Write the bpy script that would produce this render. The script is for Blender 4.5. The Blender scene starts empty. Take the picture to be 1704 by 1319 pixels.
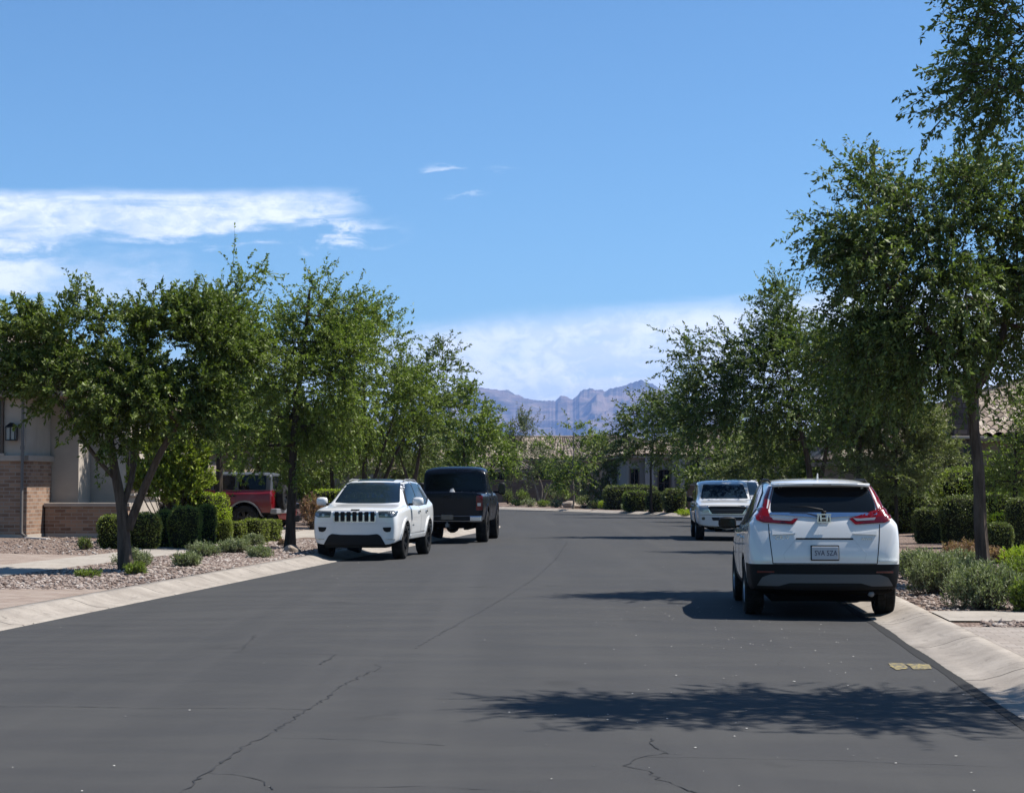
import bpy, bmesh, math, random
import numpy as np
from mathutils import Vector, Matrix
from mathutils.bvhtree import BVHTree
from math import radians, sin, cos, pi

scene = bpy.context.scene
# ---------------------------------------------------------------- camera
F = 3000.0; PW, PH = 1704.0, 1319.0; CAMZ = 1.6; PITCH = math.atan(149.5/F)
cam_data = bpy.data.cameras.new("camera")
cam = bpy.data.objects.new("camera", cam_data)
scene.collection.objects.link(cam)
cam.location = (0, 0, CAMZ)
cam.rotation_euler = (radians(90)+PITCH, 0, 0)
cam_data.sensor_width = 36.0
cam_data.lens = 36.0*F/PW
cam_data.clip_start = 0.3
cam_data.clip_end = 30000
scene.camera = cam
# ---------------------------------------------------------------- colour management
vs = scene.view_settings
vs.view_transform = 'Standard'; vs.look = 'None'; vs.gamma = 1.0
vs.exposure = 0.90
vs.use_curve_mapping = False
scene.cycles.use_denoising = True
scene.cycles.max_bounces = 6
scene.cycles.transparent_max_bounces = 8
scene.cycles.volume_bounces = 0
# ---------------------------------------------------------------- sun
SUN_EL = radians(57.0)
SUN_AZ = radians(80.0)            # from +Y (away from the camera) towards +X (right)
SD = Vector((sin(SUN_AZ)*cos(SUN_EL), cos(SUN_AZ)*cos(SUN_EL), sin(SUN_EL)))
sl = bpy.data.lights.new("sun", 'SUN'); sl.energy = 4.9; sl.angle = radians(0.53)
sl.color = (1.0, 0.955, 0.89)
so = bpy.data.objects.new("sun", sl); scene.collection.objects.link(so)
so.rotation_euler = (-SD).to_track_quat('-Z', 'Y').to_euler()
so.location = (30, 10, 60)

# ---------------------------------------------------------------- node helpers
class NT:
    def __init__(s, tree):
        s.t = tree; s.n = tree.nodes; s.l = tree.links
    def node(s, typ, **kw):
        n = s.n.new(typ)
        for k, v in kw.items(): setattr(n, k, v)
        return n
    def put(s, sock, v):
        if isinstance(v, bpy.types.NodeSocket): s.l.new(v, sock)
        elif v is not None:
            if isinstance(v, (tuple, list)) and len(v) == 3 and sock.type == 'RGBA': v = (*v, 1)
            sock.default_value = v
    def m(s, op, a, b=None, c=None, clamp=False):
        n = s.node('ShaderNodeMath', operation=op); n.use_clamp = clamp
        s.put(n.inputs[0], a); s.put(n.inputs[1], b); s.put(n.inputs[2], c)
        return n.outputs[0]
    def ss(s, v, a, b, lo=0.0, hi=1.0):
        n = s.node('ShaderNodeMapRange', interpolation_type='SMOOTHSTEP')
        s.put(n.inputs[0], v); s.put(n.inputs[1], a); s.put(n.inputs[2], b); s.put(n.inputs[3], lo); s.put(n.inputs[4], hi)
        return n.outputs[0]
    def mix(s, f, a, b, mode='MIX'):
        n = s.node('ShaderNodeMix', data_type='RGBA', blend_type=mode)
        s.put(n.inputs[0], f); s.put(n.inputs[6], a); s.put(n.inputs[7], b)
        return n.outputs[2]
    def noise(s, vec, scale, detail=4, rough=0.5, dist=0.0, out=0):
        n = s.node('ShaderNodeTexNoise'); 
        if vec is not None: s.l.new(vec, n.inputs['Vector'])
        n.inputs['Scale'].default_value = scale; n.inputs['Detail'].default_value = detail
        n.inputs['Roughness'].default_value = rough; n.inputs['Distortion'].default_value = dist
        return n.outputs[out]
    def comb(s, x, y, z=0.0):
        n = s.node('ShaderNodeCombineXYZ'); s.put(n.inputs[0], x); s.put(n.inputs[1], y); s.put(n.inputs[2], z)
        return n.outputs[0]
    def ramp(s, v, stops):
        n = s.node('ShaderNodeValToRGB'); s.put(n.inputs[0], v)
        e = n.color_ramp.elements
        while len(e) > 1: e.remove(e[-1])
        e[0].position = stops[0][0]; e[0].color = (*stops[0][1], 1)
        for p, c in stops[1:]:
            q = e.new(p); q.color = (*c, 1)
        return n.outputs[0]
    def objco(s):
        return s.node('ShaderNodeTexCoord').outputs['Object']
    def geo(s):
        return s.node('ShaderNodeNewGeometry').outputs['Position']
    def mapping(s, vec, scale=(1,1,1), rot=(0,0,0), loc=(0,0,0)):
        n = s.node('ShaderNodeMapping'); s.l.new(vec, n.inputs[0])
        n.inputs['Scale'].default_value = scale; n.inputs['Rotation'].default_value = rot; n.inputs['Location'].default_value = loc
        return n.outputs[0]
    def bump(s, h, strength=0.4, dist=0.02):
        n = s.node('ShaderNodeBump'); s.l.new(h, n.inputs['Height'])
        n.inputs['Strength'].default_value = strength; n.inputs['Distance'].default_value = dist
        return n.outputs[0]

def mat(name, col=(.5,.5,.5), rough=0.6, metal=0.0, build=None, spec=None, coat=0.0, coatr=0.05, alb=0.72):
    m_ = bpy.data.materials.new(name); m_.use_nodes = True
    t = NT(m_.node_tree); p = m_.node_tree.nodes['Principled BSDF']
    p.inputs['Base Color'].default_value = (*col, 1); p.inputs['Roughness'].default_value = rough
    p.inputs['Metallic'].default_value = metal
    if spec is not None: p.inputs['Specular IOR Level'].default_value = spec
    if coat: p.inputs['Coat Weight'].default_value = coat; p.inputs['Coat Roughness'].default_value = coatr
    if build: build(t, p)
    bc = p.inputs['Base Color']
    if alb != 1 and not metal:
        if bc.is_linked:
            src = bc.links[0].from_socket; t.put(bc, t.mix(1.0, src, (alb, alb, alb), 'MULTIPLY'))
        else: bc.default_value = (*[x*alb for x in bc.default_value[:3]], 1)
    return m_

# ---------------------------------------------------------------- world: sky and clouds
w = bpy.data.worlds.new("World"); scene.world = w; w.use_nodes = True
t = NT(w.node_tree); bg = w.node_tree.nodes['Background']
sky = t.node('ShaderNodeTexSky'); sky.sky_type = 'NISHITA'; sky.sun_disc = False
sky.sun_elevation = SUN_EL; sky.sun_rotation = SUN_AZ
sky.altitude = 400; sky.air_density = 1.0; sky.dust_density = 0.3; sky.ozone_density = 2.0
tc = t.node('ShaderNodeTexCoord').outputs['Generated']
sep = t.node('ShaderNodeSeparateXYZ'); t.l.new(tc, sep.inputs[0])
dx, dy, dz = sep.outputs
dyc = t.m('MAXIMUM', dy, 0.05)
A = t.m('DIVIDE', dx, dyc); E = t.m('DIVIDE', dz, dyc)
front = t.ss(dy, 0.3, 0.6)
def aa(px): return (px-852.0)/F
def ee(py): return (809.0-py)/F
ae = t.comb(A, E, 0)
# streaky wisps: noise stretched sideways
n1 = t.noise(t.mapping(ae, (9, 60, 1), (0, 0, radians(-2)), (1.3, .4, 0)), 1.0, 7, 0.6, 0.6)
n2 = t.noise(t.mapping(ae, (42, 110, 1), (0,0,0), (4.1, 2.2, 0)), 1.0, 8, 0.62, 0.4)
n3 = t.noise(t.mapping(ae, (16, 24, 1), (0,0,0), (7.7, 5.2, 0)), 1.0, 5, 0.55, 0.3)
def sub(a, b): return t.m('SUBTRACT', a, b)
def mul(a, b): return t.m('MULTIPLY', a, b)
def add(a, b): return t.m('ADD', a, b)
jn = mul(sub(n1, 0.5), 0.040)           # edge jitter in e
jn2 = mul(sub(n2, 0.5), 0.024)
Ej = add(E, add(jn, jn2))
Aj = add(A, mul(sub(n2, .5), .05))
def band(lo, hi, sl_, sh_, amin, amax, sa):
    b = mul(t.ss(Ej, lo-sl_, lo+sl_), t.ss(Ej, hi+sh_, hi-sh_))
    return mul(b, t.ss(Aj, amax+sa, amax-sa)) if amin is None else mul(b, mul(t.ss(Aj, amax+sa, amax-sa), t.ss(Aj, amin-sa, amin+sa)))
# streak at left (thins to the right)
taper = mul(t.m('MAXIMUM', sub(A, aa(120)), 0.0), 0.11)
c1lo = add(ee(412), taper); 
b1 = mul(t.ss(sub(Ej, c1lo), -0.006, 0.006), t.ss(add(E, mul(jn, .25)), ee(318)+0.004, ee(318)-0.004))
b1 = mul(b1, t.ss(Aj, aa(620), aa(540)))
b1 = mul(b1, mul(t.ss(n1, 0.34, 0.56, 0.42, 1.0), t.ss(n2, .30, .58, .60, 1.0)))
b1b = mul(band(ee(395), ee(368), .004, .004, aa(520), aa(640), .02), t.ss(n2, .4, .6))
b2 = mul(band(ee(500), ee(432), .006, .008, None, aa(95), .03), t.ss(n3, .3, .6, .6, .95))
b2b = mul(band(ee(500), ee(445), .01, .01, None, aa(300), .04), 0.36)
# veil low in the sky, its top edge rising to the right
vt = add(ee(545), mul(sub(A, aa(680)), 0.085))
veil = mul(t.ss(sub(add(E, mul(jn, .35)), vt), 0.006, -0.010), t.ss(A, aa(200), aa(820), .3, 1.0))
veil = mul(veil, t.ss(add(mul(n1, .6), mul(n3, .4)), .3, .62, .58, .95))
veil = mul(veil, .92)
# puffs above the mountains
puffm = mul(t.ss(E, ee(555), ee(615)), t.ss(A, aa(620), aa(880), .45, 1.0))
n4 = t.noise(t.mapping(ae, (75, 120, 1), (0,0,0), (9.1, 3.3, 0)), 1.0, 9, 0.68, 0.5)
puff = mul(mul(puffm, t.ss(add(mul(n4, .6), mul(n3, .4)), 0.44, 0.58)), .92)
puffb = mul(mul(band(ee(586), ee(572), .003, .003, aa(712), aa(825), .008), t.ss(n2, .35, .5)), .75)
puffc = mul(mul(t.ss(Ej, ee(600), ee(650)), t.ss(Aj, aa(850), aa(960))), .92)
w1 = mul(band(ee(284), ee(270), .003, .003, aa(715), aa(755), .007), .5)
w2 = mul(band(ee(281), ee(276), .002, .002, aa(820), aa(850), .008), .22)
w3 = mul(band(ee(323), ee(317), .002, .002, aa(765), aa(795), .007), .4)
tot = mul(b1, .85)
for x_ in (mul(b1b, .75), mul(b2, .85), b2b, veil, puff, puffb, puffc, w1, w2, w3):
    tot = t.m('MAXIMUM', tot, x_)
tot = mul(tot, mul(front, t.ss(dz, 0.0, 0.01)))
SKYS = 0.066
skyc = t.mix(1.0, sky.outputs[0], (0.64, 0.95, 1.15), 'MULTIPLY')
cl_shade = t.mix(t.ss(add(mul(n4, .6), mul(n3, .4)), .43, .56), (8.2, 8.9, 9.9), (10.6, 10.9, 11.5))
t.put(bg.inputs[0], t.mix(tot, skyc, cl_shade))
bg.inputs[1].default_value = SKYS

# ---------------------------------------------------------------- object helpers
COL = scene.collection
def link(o):
    COL.objects.link(o); return o
def tag(o, label=None, cat=None, group=None, kind=None):
    if label: o["label"] = label
    if cat: o["category"] = cat
    if group: o["group"] = group
    if kind: o["kind"] = kind
    return o
def empty(name, loc=(0,0,0), rz=0.0):
    o = bpy.data.objects.new(name, None); o.location = loc; o.rotation_euler = (0, 0, rz)
    o.empty_display_size = .2
    return link(o)
def mesh_obj(name, verts, faces, mats, parent=None, smooth=False, midx=None, loc=None):
    me = bpy.data.meshes.new(name)
    me.from_pydata([tuple(v) for v in verts], [], [tuple(f) for f in faces])
    if not isinstance(mats, (list, tuple)): mats = [mats]
    for m_ in mats: me.materials.append(m_)
    if midx is not None: me.polygons.foreach_set('material_index', midx)
    if smooth: me.polygons.foreach_set('use_smooth', [True]*len(me.polygons))
    me.update()
    o = link(bpy.data.objects.new(name, me))
    if parent: o.parent = parent
    if loc: o.location = loc
    return o
def np_mesh(name, V, nper, mats, parent=None, smooth=False, midx=None, attr=None):
    """V: (N*nper,3) array, faces are consecutive groups of nper vertices"""
    V = np.asarray(V, dtype=np.float32); n = len(V)//nper
    me = bpy.data.meshes.new(name)
    me.vertices.add(len(V)); me.vertices.foreach_set('co', V.ravel())
    me.loops.add(len(V)); me.loops.foreach_set('vertex_index', np.arange(len(V), dtype=np.int32))
    me.polygons.add(n); me.polygons.foreach_set('loop_start', np.arange(0, len(V), nper, dtype=np.int32))
    me.polygons.foreach_set('loop_total', np.full(n, nper, dtype=np.int32))
    for m_ in (mats if isinstance(mats, (list, tuple)) else [mats]): me.materials.append(m_)
    if midx is not None: me.polygons.foreach_set('material_index', np.asarray(midx, dtype=np.int32))
    if smooth: me.polygons.foreach_set('use_smooth', [True]*n)
    if attr is not None:
        a = me.attributes.new('rnd', 'FLOAT', 'FACE'); a.data.foreach_set('value', np.asarray(attr, dtype=np.float32))
    me.update(calc_edges=True)
    o = link(bpy.data.objects.new(name, me))
    if parent: o.parent = parent
    return o

class MB:
    """collects simple solids, builds ONE mesh object"""
    def __init__(s): s.v = []; s.f = []; s.mi = []
    def add(s, vs, fs, mi=0):
        b = len(s.v); s.v += [tuple(v) for v in vs]; s.f += [tuple(b+i for i in f) for f in fs]; s.mi += [mi]*len(fs)
        return s
    def box(s, x0, x1, y0, y1, z0, z1, mi=0, M=None):
        vs = [Vector((x, y, z)) for z in (z0, z1) for y in (y0, y1) for x in (x0, x1)]
        if M: vs = [M @ v for v in vs]
        return s.add(vs, [(0,2,3,1), (4,5,7,6), (0,1,5,4), (2,6,7,3), (0,4,6,2), (1,3,7,5)], mi)
    def bbox(s, x0, x1, y0, y1, z0, z1, r=0.02, mi=0, M=None):
        """box with bevelled edges"""
        bm = bmesh.new(); bmesh.ops.create_cube(bm, size=1.0)
        for v in bm.verts: v.co = Vector(((x0+x1)/2+v.co.x*(x1-x0), (y0+y1)/2+v.co.y*(y1-y0), (z0+z1)/2+v.co.z*(z1-z0)))
        bmesh.ops.bevel(bm, geom=bm.edges[:], offset=r, segments=2, affect='EDGES', profile=.5)
        return s.bm(bm, mi, M)
    def bm(s, bm, mi=0, M=None):
        bm.verts.index_update()
        vs = [M @ v.co if M else v.co.copy() for v in bm.verts]
        s.add(vs, [[v.index for v in f.verts] for f in bm.faces], mi); bm.free(); return s
    def prism(s, pts, z0, z1, mi=0, M=None):
        n = len(pts)
        vs = [Vector((x, y, z0)) for x, y in pts]+[Vector((x, y, z1)) for x, y in pts]
        if M: vs = [M @ v for v in vs]
        return s.add(vs, [tuple(range(n-1, -1, -1)), tuple(range(n, 2*n))]+[(i, (i+1) % n, n+(i+1) % n, n+i) for i in range(n)], mi)
    def tube(s, pts, rads, k=8, mi=0, cap=True):
        pts = [Vector(p) for p in pts]; n = len(pts)
        if not hasattr(rads, '__len__'): rads = [rads]*n
        vs = []; u = None
        for i, p in enumerate(pts):
            d = (pts[min(i+1, n-1)]-pts[max(i-1, 0)]).normalized()
            if u is None: u = d.orthogonal().normalized()
            else: u = (u-d*u.dot(d)).normalized()
            w_ = d.cross(u)
            for j in range(k):
                a = 2*pi*j/k; vs.append(p+(u*cos(a)+w_*sin(a))*rads[i])
        fs = [(i*k+j, i*k+(j+1) % k, (i+1)*k+(j+1) % k, (i+1)*k+j) for i in range(n-1) for j in range(k)]
        if cap: fs += [tuple(range(k-1, -1, -1)), tuple((n-1)*k+j for j in range(k))]
        return s.add(vs, fs, mi)
    def lathe(s, prof, axis='y', c=(0,0,0), k=32, mi=0, M=None):
        """prof: list of (radius, along) closed outline"""
        n = len(prof); vs = []
        for j in range(k):
            a = 2*pi*j/k
            for r, h in prof:
                if axis == 'y': v = Vector((c[0]+r*cos(a), c[1]+h, c[2]+r*sin(a)))
                else: v = Vector((c[0]+r*cos(a), c[1]+r*sin(a), c[2]+h))
                vs.append(M @ v if M else v)
        fs = [(j*n+i, j*n+(i+1) % n, ((j+1) % k)*n+(i+1) % n, ((j+1) % k)*n+i) for j in range(k) for i in range(n)]
        return s.add(vs, fs, mi)
    def build(s, name, mats, parent=None, smooth=False, auto=None):
        o = mesh_obj(name, s.v, s.f, mats, parent, smooth or auto is not None, s.mi)
        if auto is not None:
            try: o.data.set_sharp_from_angle(angle=radians(auto))
            except Exception: pass
        bm = bmesh.new(); bm.from_mesh(o.data); bmesh.ops.recalc_face_normals(bm, faces=bm.faces); bm.to_mesh(o.data); bm.free()
        return o
def copy_tree(o, parent=None):
    c = o.copy(); COL.objects.link(c); c.parent = parent
    for ch in list(o.children): copy_tree(ch, c)
    return c

# ---------------------------------------------------------------- photo pixel -> world
_c, _s = cos(PITCH), sin(PITCH)
def W(px, py, Y):
    u = (px-852.0)/F; v = (659.5-py)/F; q = _c-v*_s
    return Y*u/q, CAMZ+Y*(_s+v*_c)/q

# ================================================================ SETTING
rng = np.random.default_rng(7); random.seed(7)
_LY = [-15, 0, 20.1, 60, 69, 73, 77, 81, 85, 88.5, 91, 93, 94]
_LX = [-9.39, -7.81, -5.7, -1.51, -.52, -.45, -1.5, -3.6, -7, -12, -19, -32, -62]
_RY = [-15, 12.6, 22, 60, 80, 87, 94, 102, 111, 120, 130, 139, 147, 153, 156]
_RX = [1.1, 3.52, 4.34, 7.6, 9.3, 9.7, 9.35, 7.9, 5.4, 2.2, -1.6, -8, -18, -34, -62]
def smooth_interp(Y, X):
    y = np.linspace(Y[0], Y[-1], 700); x = np.interp(y, Y, X)
    k = np.hanning(21); k /= k.sum()
    xp = np.pad(x, 10, mode='reflect', reflect_type='odd'); return y, np.convolve(xp, k, 'valid')
LYs, LXs = smooth_interp(_LY, _LX); RYs, RXs = smooth_interp(_RY, _RX)
def KL(y): return float(np.interp(y, LYs, LXs))
def KR(y): return float(np.interp(y, RYs, RXs))
def rise(off): return 0.125+min(.24, max(0.0, (off-3.5)*0.022))
def gz(x, y):
    l, r = KL(y), KR(y)
    if y <= 94 and x < l: return rise(l-x) if l-x > .6 else .125*min(1, (l-x)/.5)
    if x > r: return rise(x-r) if x-r > .6 else .125*min(1, (x-r)/.5)
    if y > 156: return rise(y-156)
    return 0.0
def G(px, py):
    z = .12
    for _ in range(12):
        u = (px-852.0)/F; v = (659.5-py)/F
        Y = (z-CAMZ)*(_c-v*_s)/(_s+v*_c); X = Y*u/(_c-v*_s); z = gz(X, Y)
    return X, Y, z

# ---- materials
def b_asphalt(t, p):
    g = t.geo()
    fine = t.noise(g, 90, 3, .7); mid = t.noise(t.mapping(g, (.5, 1.6, 1), (0, 0, .1)), 1.0, 5, .6); big = t.noise(t.mapping(g, (.9, .08, 1), (0, 0, -.09)), 1.0, 4, .5, .3)
    speck = t.noise(g, 420, 2, .6)
    c = t.mix(t.ss(fine, .3, .7), (.090, .089, .089), (.108, .106, .105))
    c = t.mix(t.ss(mid, .38, .66, 0, .7), c, (.128, .127, .124))
    c = t.mix(t.ss(big, .42, .68, 0, .35), c, (.078, .079, .082))
    coarse = t.noise(g, 210, 2, .8); c = t.mix(t.ss(coarse, .35, .65, .0, .40), c, (.045, .045, .046))
    c = t.mix(t.ss(speck, .58, .70, 0, .8), c, (.24, .235, .225))
    lane = t.noise(t.mapping(g, (1.3, .02, 1), (0, 0, -.09)), 1.0, 3, .5); c = t.mix(t.ss(lane, .5, .68, 0, .30), c, (.135, .132, .128))
    oil = t.noise(g, .55, 4, .6, .5); c = t.mix(t.ss(oil, .63, .72, 0, .40), c, (.05, .05, .05))
    t.put(p.inputs['Base Color'], c)
    t.put(p.inputs['Roughness'], t.ss(mid, .3, .7, .78, .92))
    p.inputs['Specular IOR Level'].default_value = .12
    t.put(p.inputs['Normal'], t.bump(t.m('ADD', fine, speck), .35, .004))
M_asph = mat('asphalt', build=b_asphalt, alb=.47)
def b_conc(t, p, base=(.40, .355, .305), dark=(.27, .235, .20), joint=True):
    g = t.geo(); n = t.noise(g, 1.7, 6, .65); f = t.noise(g, 60, 3, .7); st = t.noise(t.mapping(g, (1, 1, 1)), 6, 5, .7, 1.0)
    c = t.mix(t.ss(n, .32, .7), dark, base)
    c = t.mix(t.ss(f, .35, .75, 0, .35), c, (.5, .45, .39))
    c = t.mix(t.ss(st, .54, .70, 0, .6), c, (.19, .165, .14)); sc = t.noise(t.mapping(g, (9, 1.2, 1), (0, 0, -.1)), 1, 4, .7); c = t.mix(t.ss(sc, .56, .68, 0, .35), c, (.16, .14, .12))
    if joint:
        uv = t.node('ShaderNodeUVMap'); s_ = t.node('ShaderNodeSeparateXYZ'); t.l.new(uv.outputs[0], s_.inputs[0])
        fr = t.m('FRACT', t.m('DIVIDE', s_.outputs[0], 3.0)); j = t.m('LESS_THAN', fr, .010)
        fr2 = t.m('FRACT', t.m('DIVIDE', t.m('ADD', s_.outputs[0], t.m('MULTIPLY', st, .35)), 7.3)); j = t.m('MAXIMUM', j, t.m('MULTIPLY', t.m('LESS_THAN', fr2, .0022), .8))
        c = t.mix(j, c, (.07, .06, .05))
    t.put(p.inputs['Base Color'], c); p.inputs['Roughness'].default_value = .9
    p.inputs['Specular IOR Level'].default_value = .2
    t.put(p.inputs['Normal'], t.bump(f, .4, .004))
M_kerb = mat('kerb_concrete', build=b_conc)
M_walk = mat('walk_concrete', build=lambda t, p: b_conc(t, p, (.43, .385, .33), (.34, .30, .255), False))
def b_gravel(t, p):
    g = t.geo()
    v = t.node('ShaderNodeTexVoronoi'); t.l.new(g, v.inputs['Vector']); v.inputs['Scale'].default_value = 24
    s_ = t.node('ShaderNodeSeparateColor'); t.l.new(v.outputs['Color'], s_.inputs[0])
    c = t.ramp(s_.outputs[0], [(0, (.17, .115, .09)), (.35, (.29, .205, .165)), (.65, (.37, .285, .235)), (.88, (.48, .40, .34)), (1, (.22, .15, .12))])
    big = t.noise(g, .9, 4, .6)
    c = t.mix(t.ss(big, .4, .7, 0, .4), c, (.25, .17, .13))
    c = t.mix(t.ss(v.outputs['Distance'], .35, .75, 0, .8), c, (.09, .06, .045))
    t.put(p.inputs['Base Color'], c); p.inputs['Roughness'].default_value = .95
    p.inputs['Specular IOR Level'].default_value = .15
    t.put(p.inputs['Normal'], t.bump(t.m('SUBTRACT', 1.0, v.outputs['Distance']), 1.0, .03))
M_grav = mat('gravel', build=b_gravel)
def b_paver(t, p, ca=(.27, .205, .165), cb=(.35, .28, .23)):
    g = t.mapping(t.geo(), (1, 1, 1), (0, 0, .1))
    b = t.node('ShaderNodeTexBrick'); t.l.new(g, b.inputs['Vector'])
    b.inputs['Scale'].default_value = 1; b.inputs['Brick Width'].default_value = .22; b.inputs['Row Height'].default_value = .15
    b.inputs['Mortar Size'].default_value = .004; b.inputs['Mortar Smooth'].default_value = .3
    b.inputs['Color1'].default_value = (*ca, 1); b.inputs['Color2'].default_value = (*cb, 1); b.inputs['Mortar'].default_value = (.12, .09, .07, 1)
    n = t.noise(g, 2.2, 5, .6)
    c = t.mix(t.ss(n, .4, .7, 0, .4), b.outputs[0], (.40, .34, .29))
    t.put(p.inputs['Base Color'], c); p.inputs['Roughness'].default_value = .9
    p.inputs['Specular IOR Level'].default_value = .2
    t.put(p.inputs['Normal'], t.bump(b.outputs['Fac'], -.5, .004))
M_paver = mat('pavers', build=b_paver)
M_paver_grey = mat('grey_pavers', build=lambda t, p: b_paver(t, p, (.29, .25, .215), (.37, .325, .285)))
M_seal = mat('crack_sealant', (.052, .052, .052), .9, spec=.05)
M_crack = mat('crack_dark', (.018, .018, .019), .9)
M_seam2 = mat('seam_faint', (.044, .044, .045), .9)
M_crackf = mat('crack_faint', (.036, .036, .037), .9)
def b_ypaint(t, p):
    n = t.noise(t.geo(), 22, 4, .7)
    t.put(p.inputs['Base Color'], t.mix(t.m('MULTIPLY', t.ss(n, .44, .56), t.ss(t.noise(t.mapping(t.geo(), (2, 14, 1)), 1.5, 4, .7), .38, .55)), (.068, .068, .068), (.46, .35, .09)))
M_yel = mat('worn_yellow_paint', rough=.8, build=b_ypaint)

def ribbon(name, rows, m_, parent=None, kind='structure', uv=False, smooth=True):
    """rows: list of lists of points (same count)"""
    k = len(rows[0]); vs = [p_ for r in rows for p_ in r]
    fs = [(i*k+j, i*k+j+1, (i+1)*k+j+1, (i+1)*k+j) for i in range(len(rows)-1) for j in range(k-1)]
    o = mesh_obj(name, vs, fs, m_, parent, smooth)
    bm = bmesh.new(); bm.from_mesh(o.data); bmesh.ops.recalc_face_normals(bm, faces=bm.faces)
    if sum(f.normal.z*f.calc_area() for f in bm.faces) < 0: bmesh.ops.reverse_faces(bm, faces=bm.faces)
    bm.to_mesh(o.data); bm.free()
    if uv:
        d = [0.0]
        for i in range(1, len(rows)): d.append(d[-1]+(Vector(rows[i][0])-Vector(rows[i-1][0])).length)
        ul = o.data.uv_layers.new(name='UVMap')
        for lp in o.data.loops: ul.data[lp.index].uv = (d[lp.vertex_index//k], (lp.vertex_index % k)/(k-1))
    if kind and not parent: o["kind"] = kind
    return o

# far ground to the horizon, road, yards
mesh_obj('ground', [(-17000, -60, -.06), (17000, -60, -.06), (17000, 17500, -.06), (-17000, 17500, -.06)], [(0, 1, 2, 3)],
         mat('desert_soil', build=lambda t, p: t.put(p.inputs['Base Color'], t.mix(t.noise(t.geo(), .05, 6, .6), (.24, .18, .13), (.16, .15, .09)))))["kind"] = 'structure'
ys = np.concatenate([np.linspace(-15, 94, 200), np.linspace(94.2, 156, 120)])
road = ribbon('road', [[((KL(y) if y <= 94 else -62)+(KR(y)-(KL(y) if y <= 94 else -62))*j/8, y, 0.035*(1-(2*j/8-1)**2) if y < 70 else .035*(1-(2*j/8-1)**2)) for j in range(9)] for y in ys], M_asph)

def kerb_line(KYs, KXs, sgn, name):
    P = [Vector((x, y, 0)) for x, y in zip(KXs, KYs)]
    # resample evenly
    out = [P[0]]; 
    for p_ in P[1:]:
        while (p_-out[-1]).length > .5: out.append(out[-1]+(p_-out[-1]).normalized()*.5)
    P = out; rows = []
    prof = [(-.04, -.01), (.0, .012), (.14, .016), (.28, .05), (.40, .095), (.50, .122), (.62, .134), (.64, .05)]
    for i, p_ in enumerate(P):
        d = (P[min(i+1, len(P)-1)]-P[max(i-1, 0)]).normalized(); n = Vector((-d.y, d.x, 0))*sgn
        rows.append([(p_+n*o_+Vector((0, 0, h))) for o_, h in prof])
    return ribbon(name, rows, M_kerb, uv=True), P
kerbL, PL = kerb_line(LYs, LXs, 1, 'left_kerb')
kerbR, PR = kerb_line(RYs, RXs, -1, 'right_kerb')
offs = [.6, 1.2, 2, 3, 4, 5, 7, 9, 12, 16, 22, 30, 45, 70]
yl = np.linspace(-15, 93.9, 220)
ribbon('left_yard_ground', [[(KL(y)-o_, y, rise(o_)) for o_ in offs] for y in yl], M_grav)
yr = np.linspace(-15, 155.9, 300)
ribbon('right_yard_ground', [[(KR(y)+o_, y, rise(o_)) for o_ in offs+[100]] for y in yr], M_grav)
ribbon('far_yard_ground', [[(x, 156.2+k, rise(k+.6)) for x in np.linspace(-90, 120, 12)] for k in (0, 4, 10, 20, 60, 150)], M_grav)

def sheet(name, side, y0, y1, o0, o1, m_, lift=.008, dy=0.0):
    """a paved strip between offsets o0..o1 behind the kerb"""
    rows = []
    for y in np.linspace(y0, y1, max(2, int((y1-y0)/.6)+1)):
        r = []
        for o_ in np.linspace(o0, o1, max(2, int((o1-o0)/.8)+1)):
            yy = y+dy*o_
            x = KL(yy)-o_ if side < 0 else KR(yy)+o_
            r.append((x, yy, rise(o_)+lift))
        rows.append(r)
    return ribbon(name, rows, m_)
# left side: footpath, driveways
sheet('left_footpath', -1, 8, 85, 3.6, 4.95, M_walk, .012)
sheet('left_driveway', -1, 21.6, 25.9, .62, 3.6, M_paver, .010, .1)
sheet('house_driveway', -1, 27.5, 37.0, 4.95, 9.4, M_paver, .010, .1)
sheet('driveway_apron', -1, 32.6, 38.0, .62, 2.0, M_paver, .010, .05)
sheet('red_car_driveway', -1, 51.5, 60.5, .62, 3.6, M_walk, .010, .1)
sheet('red_car_driveway_pad', -1, 51.5, 60.5, 4.95, 15, M_walk, .010, .1)
# right side: footpath, driveways
sheet('right_footpath', 1, 24, 110, 5.2, 6.5, M_walk, .012)
sheet('right_driveway', 1, 8.5, 19.0, .62, 9.0, M_paver_grey, .010, -.09)
sheet('right_paver_edging', 1, 19.75, 21.3, .62, 5.0, M_walk, .020, -.09)
sheet('right_far_driveway', 1, 68, 76, .62, 5.2, M_walk, .010, -.09)

# ---- marks on the road (parts of it)
def road_z(x, y):
    l = KL(y) if y <= 94 else -62; r = KR(y); q = 2*(x-l)/(r-l)-1
    return .035*(1-q*q)
def crack(name, pix, w_, m_, jit=.015, lift=.004, step=.07):
    P = [Vector((*G0(px, py), 0)) for px, py in pix]; pts = []
    for a, b in zip(P[:-1], P[1:]):
        n = max(1, int((b-a).length/step))
        for i in range(n): pts.append(a.lerp(b, i/n))
    pts.append(P[-1])
    for i, q in enumerate(pts): q.x += random.gauss(0, jit); q.y += random.gauss(0, jit*1.2)
    rows = []
    for i, q in enumerate(pts):
        d = (pts[min(i+1, len(pts)-1)]-pts[max(i-1, 0)]).normalized(); n = Vector((-d.y, d.x, 0))
        ww = w_*(random.uniform(.15, 1.2) if random.random() < .9 else random.uniform(1.5, 2.6))
        a = q+n*ww/2; b = q-n*ww/2
        rows.append([(a.x, a.y, road_z(a.x, a.y)+lift), (b.x, b.y, road_z(b.x, b.y)+lift)])
    return ribbon(name, rows, m_, road, smooth=False)
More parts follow.
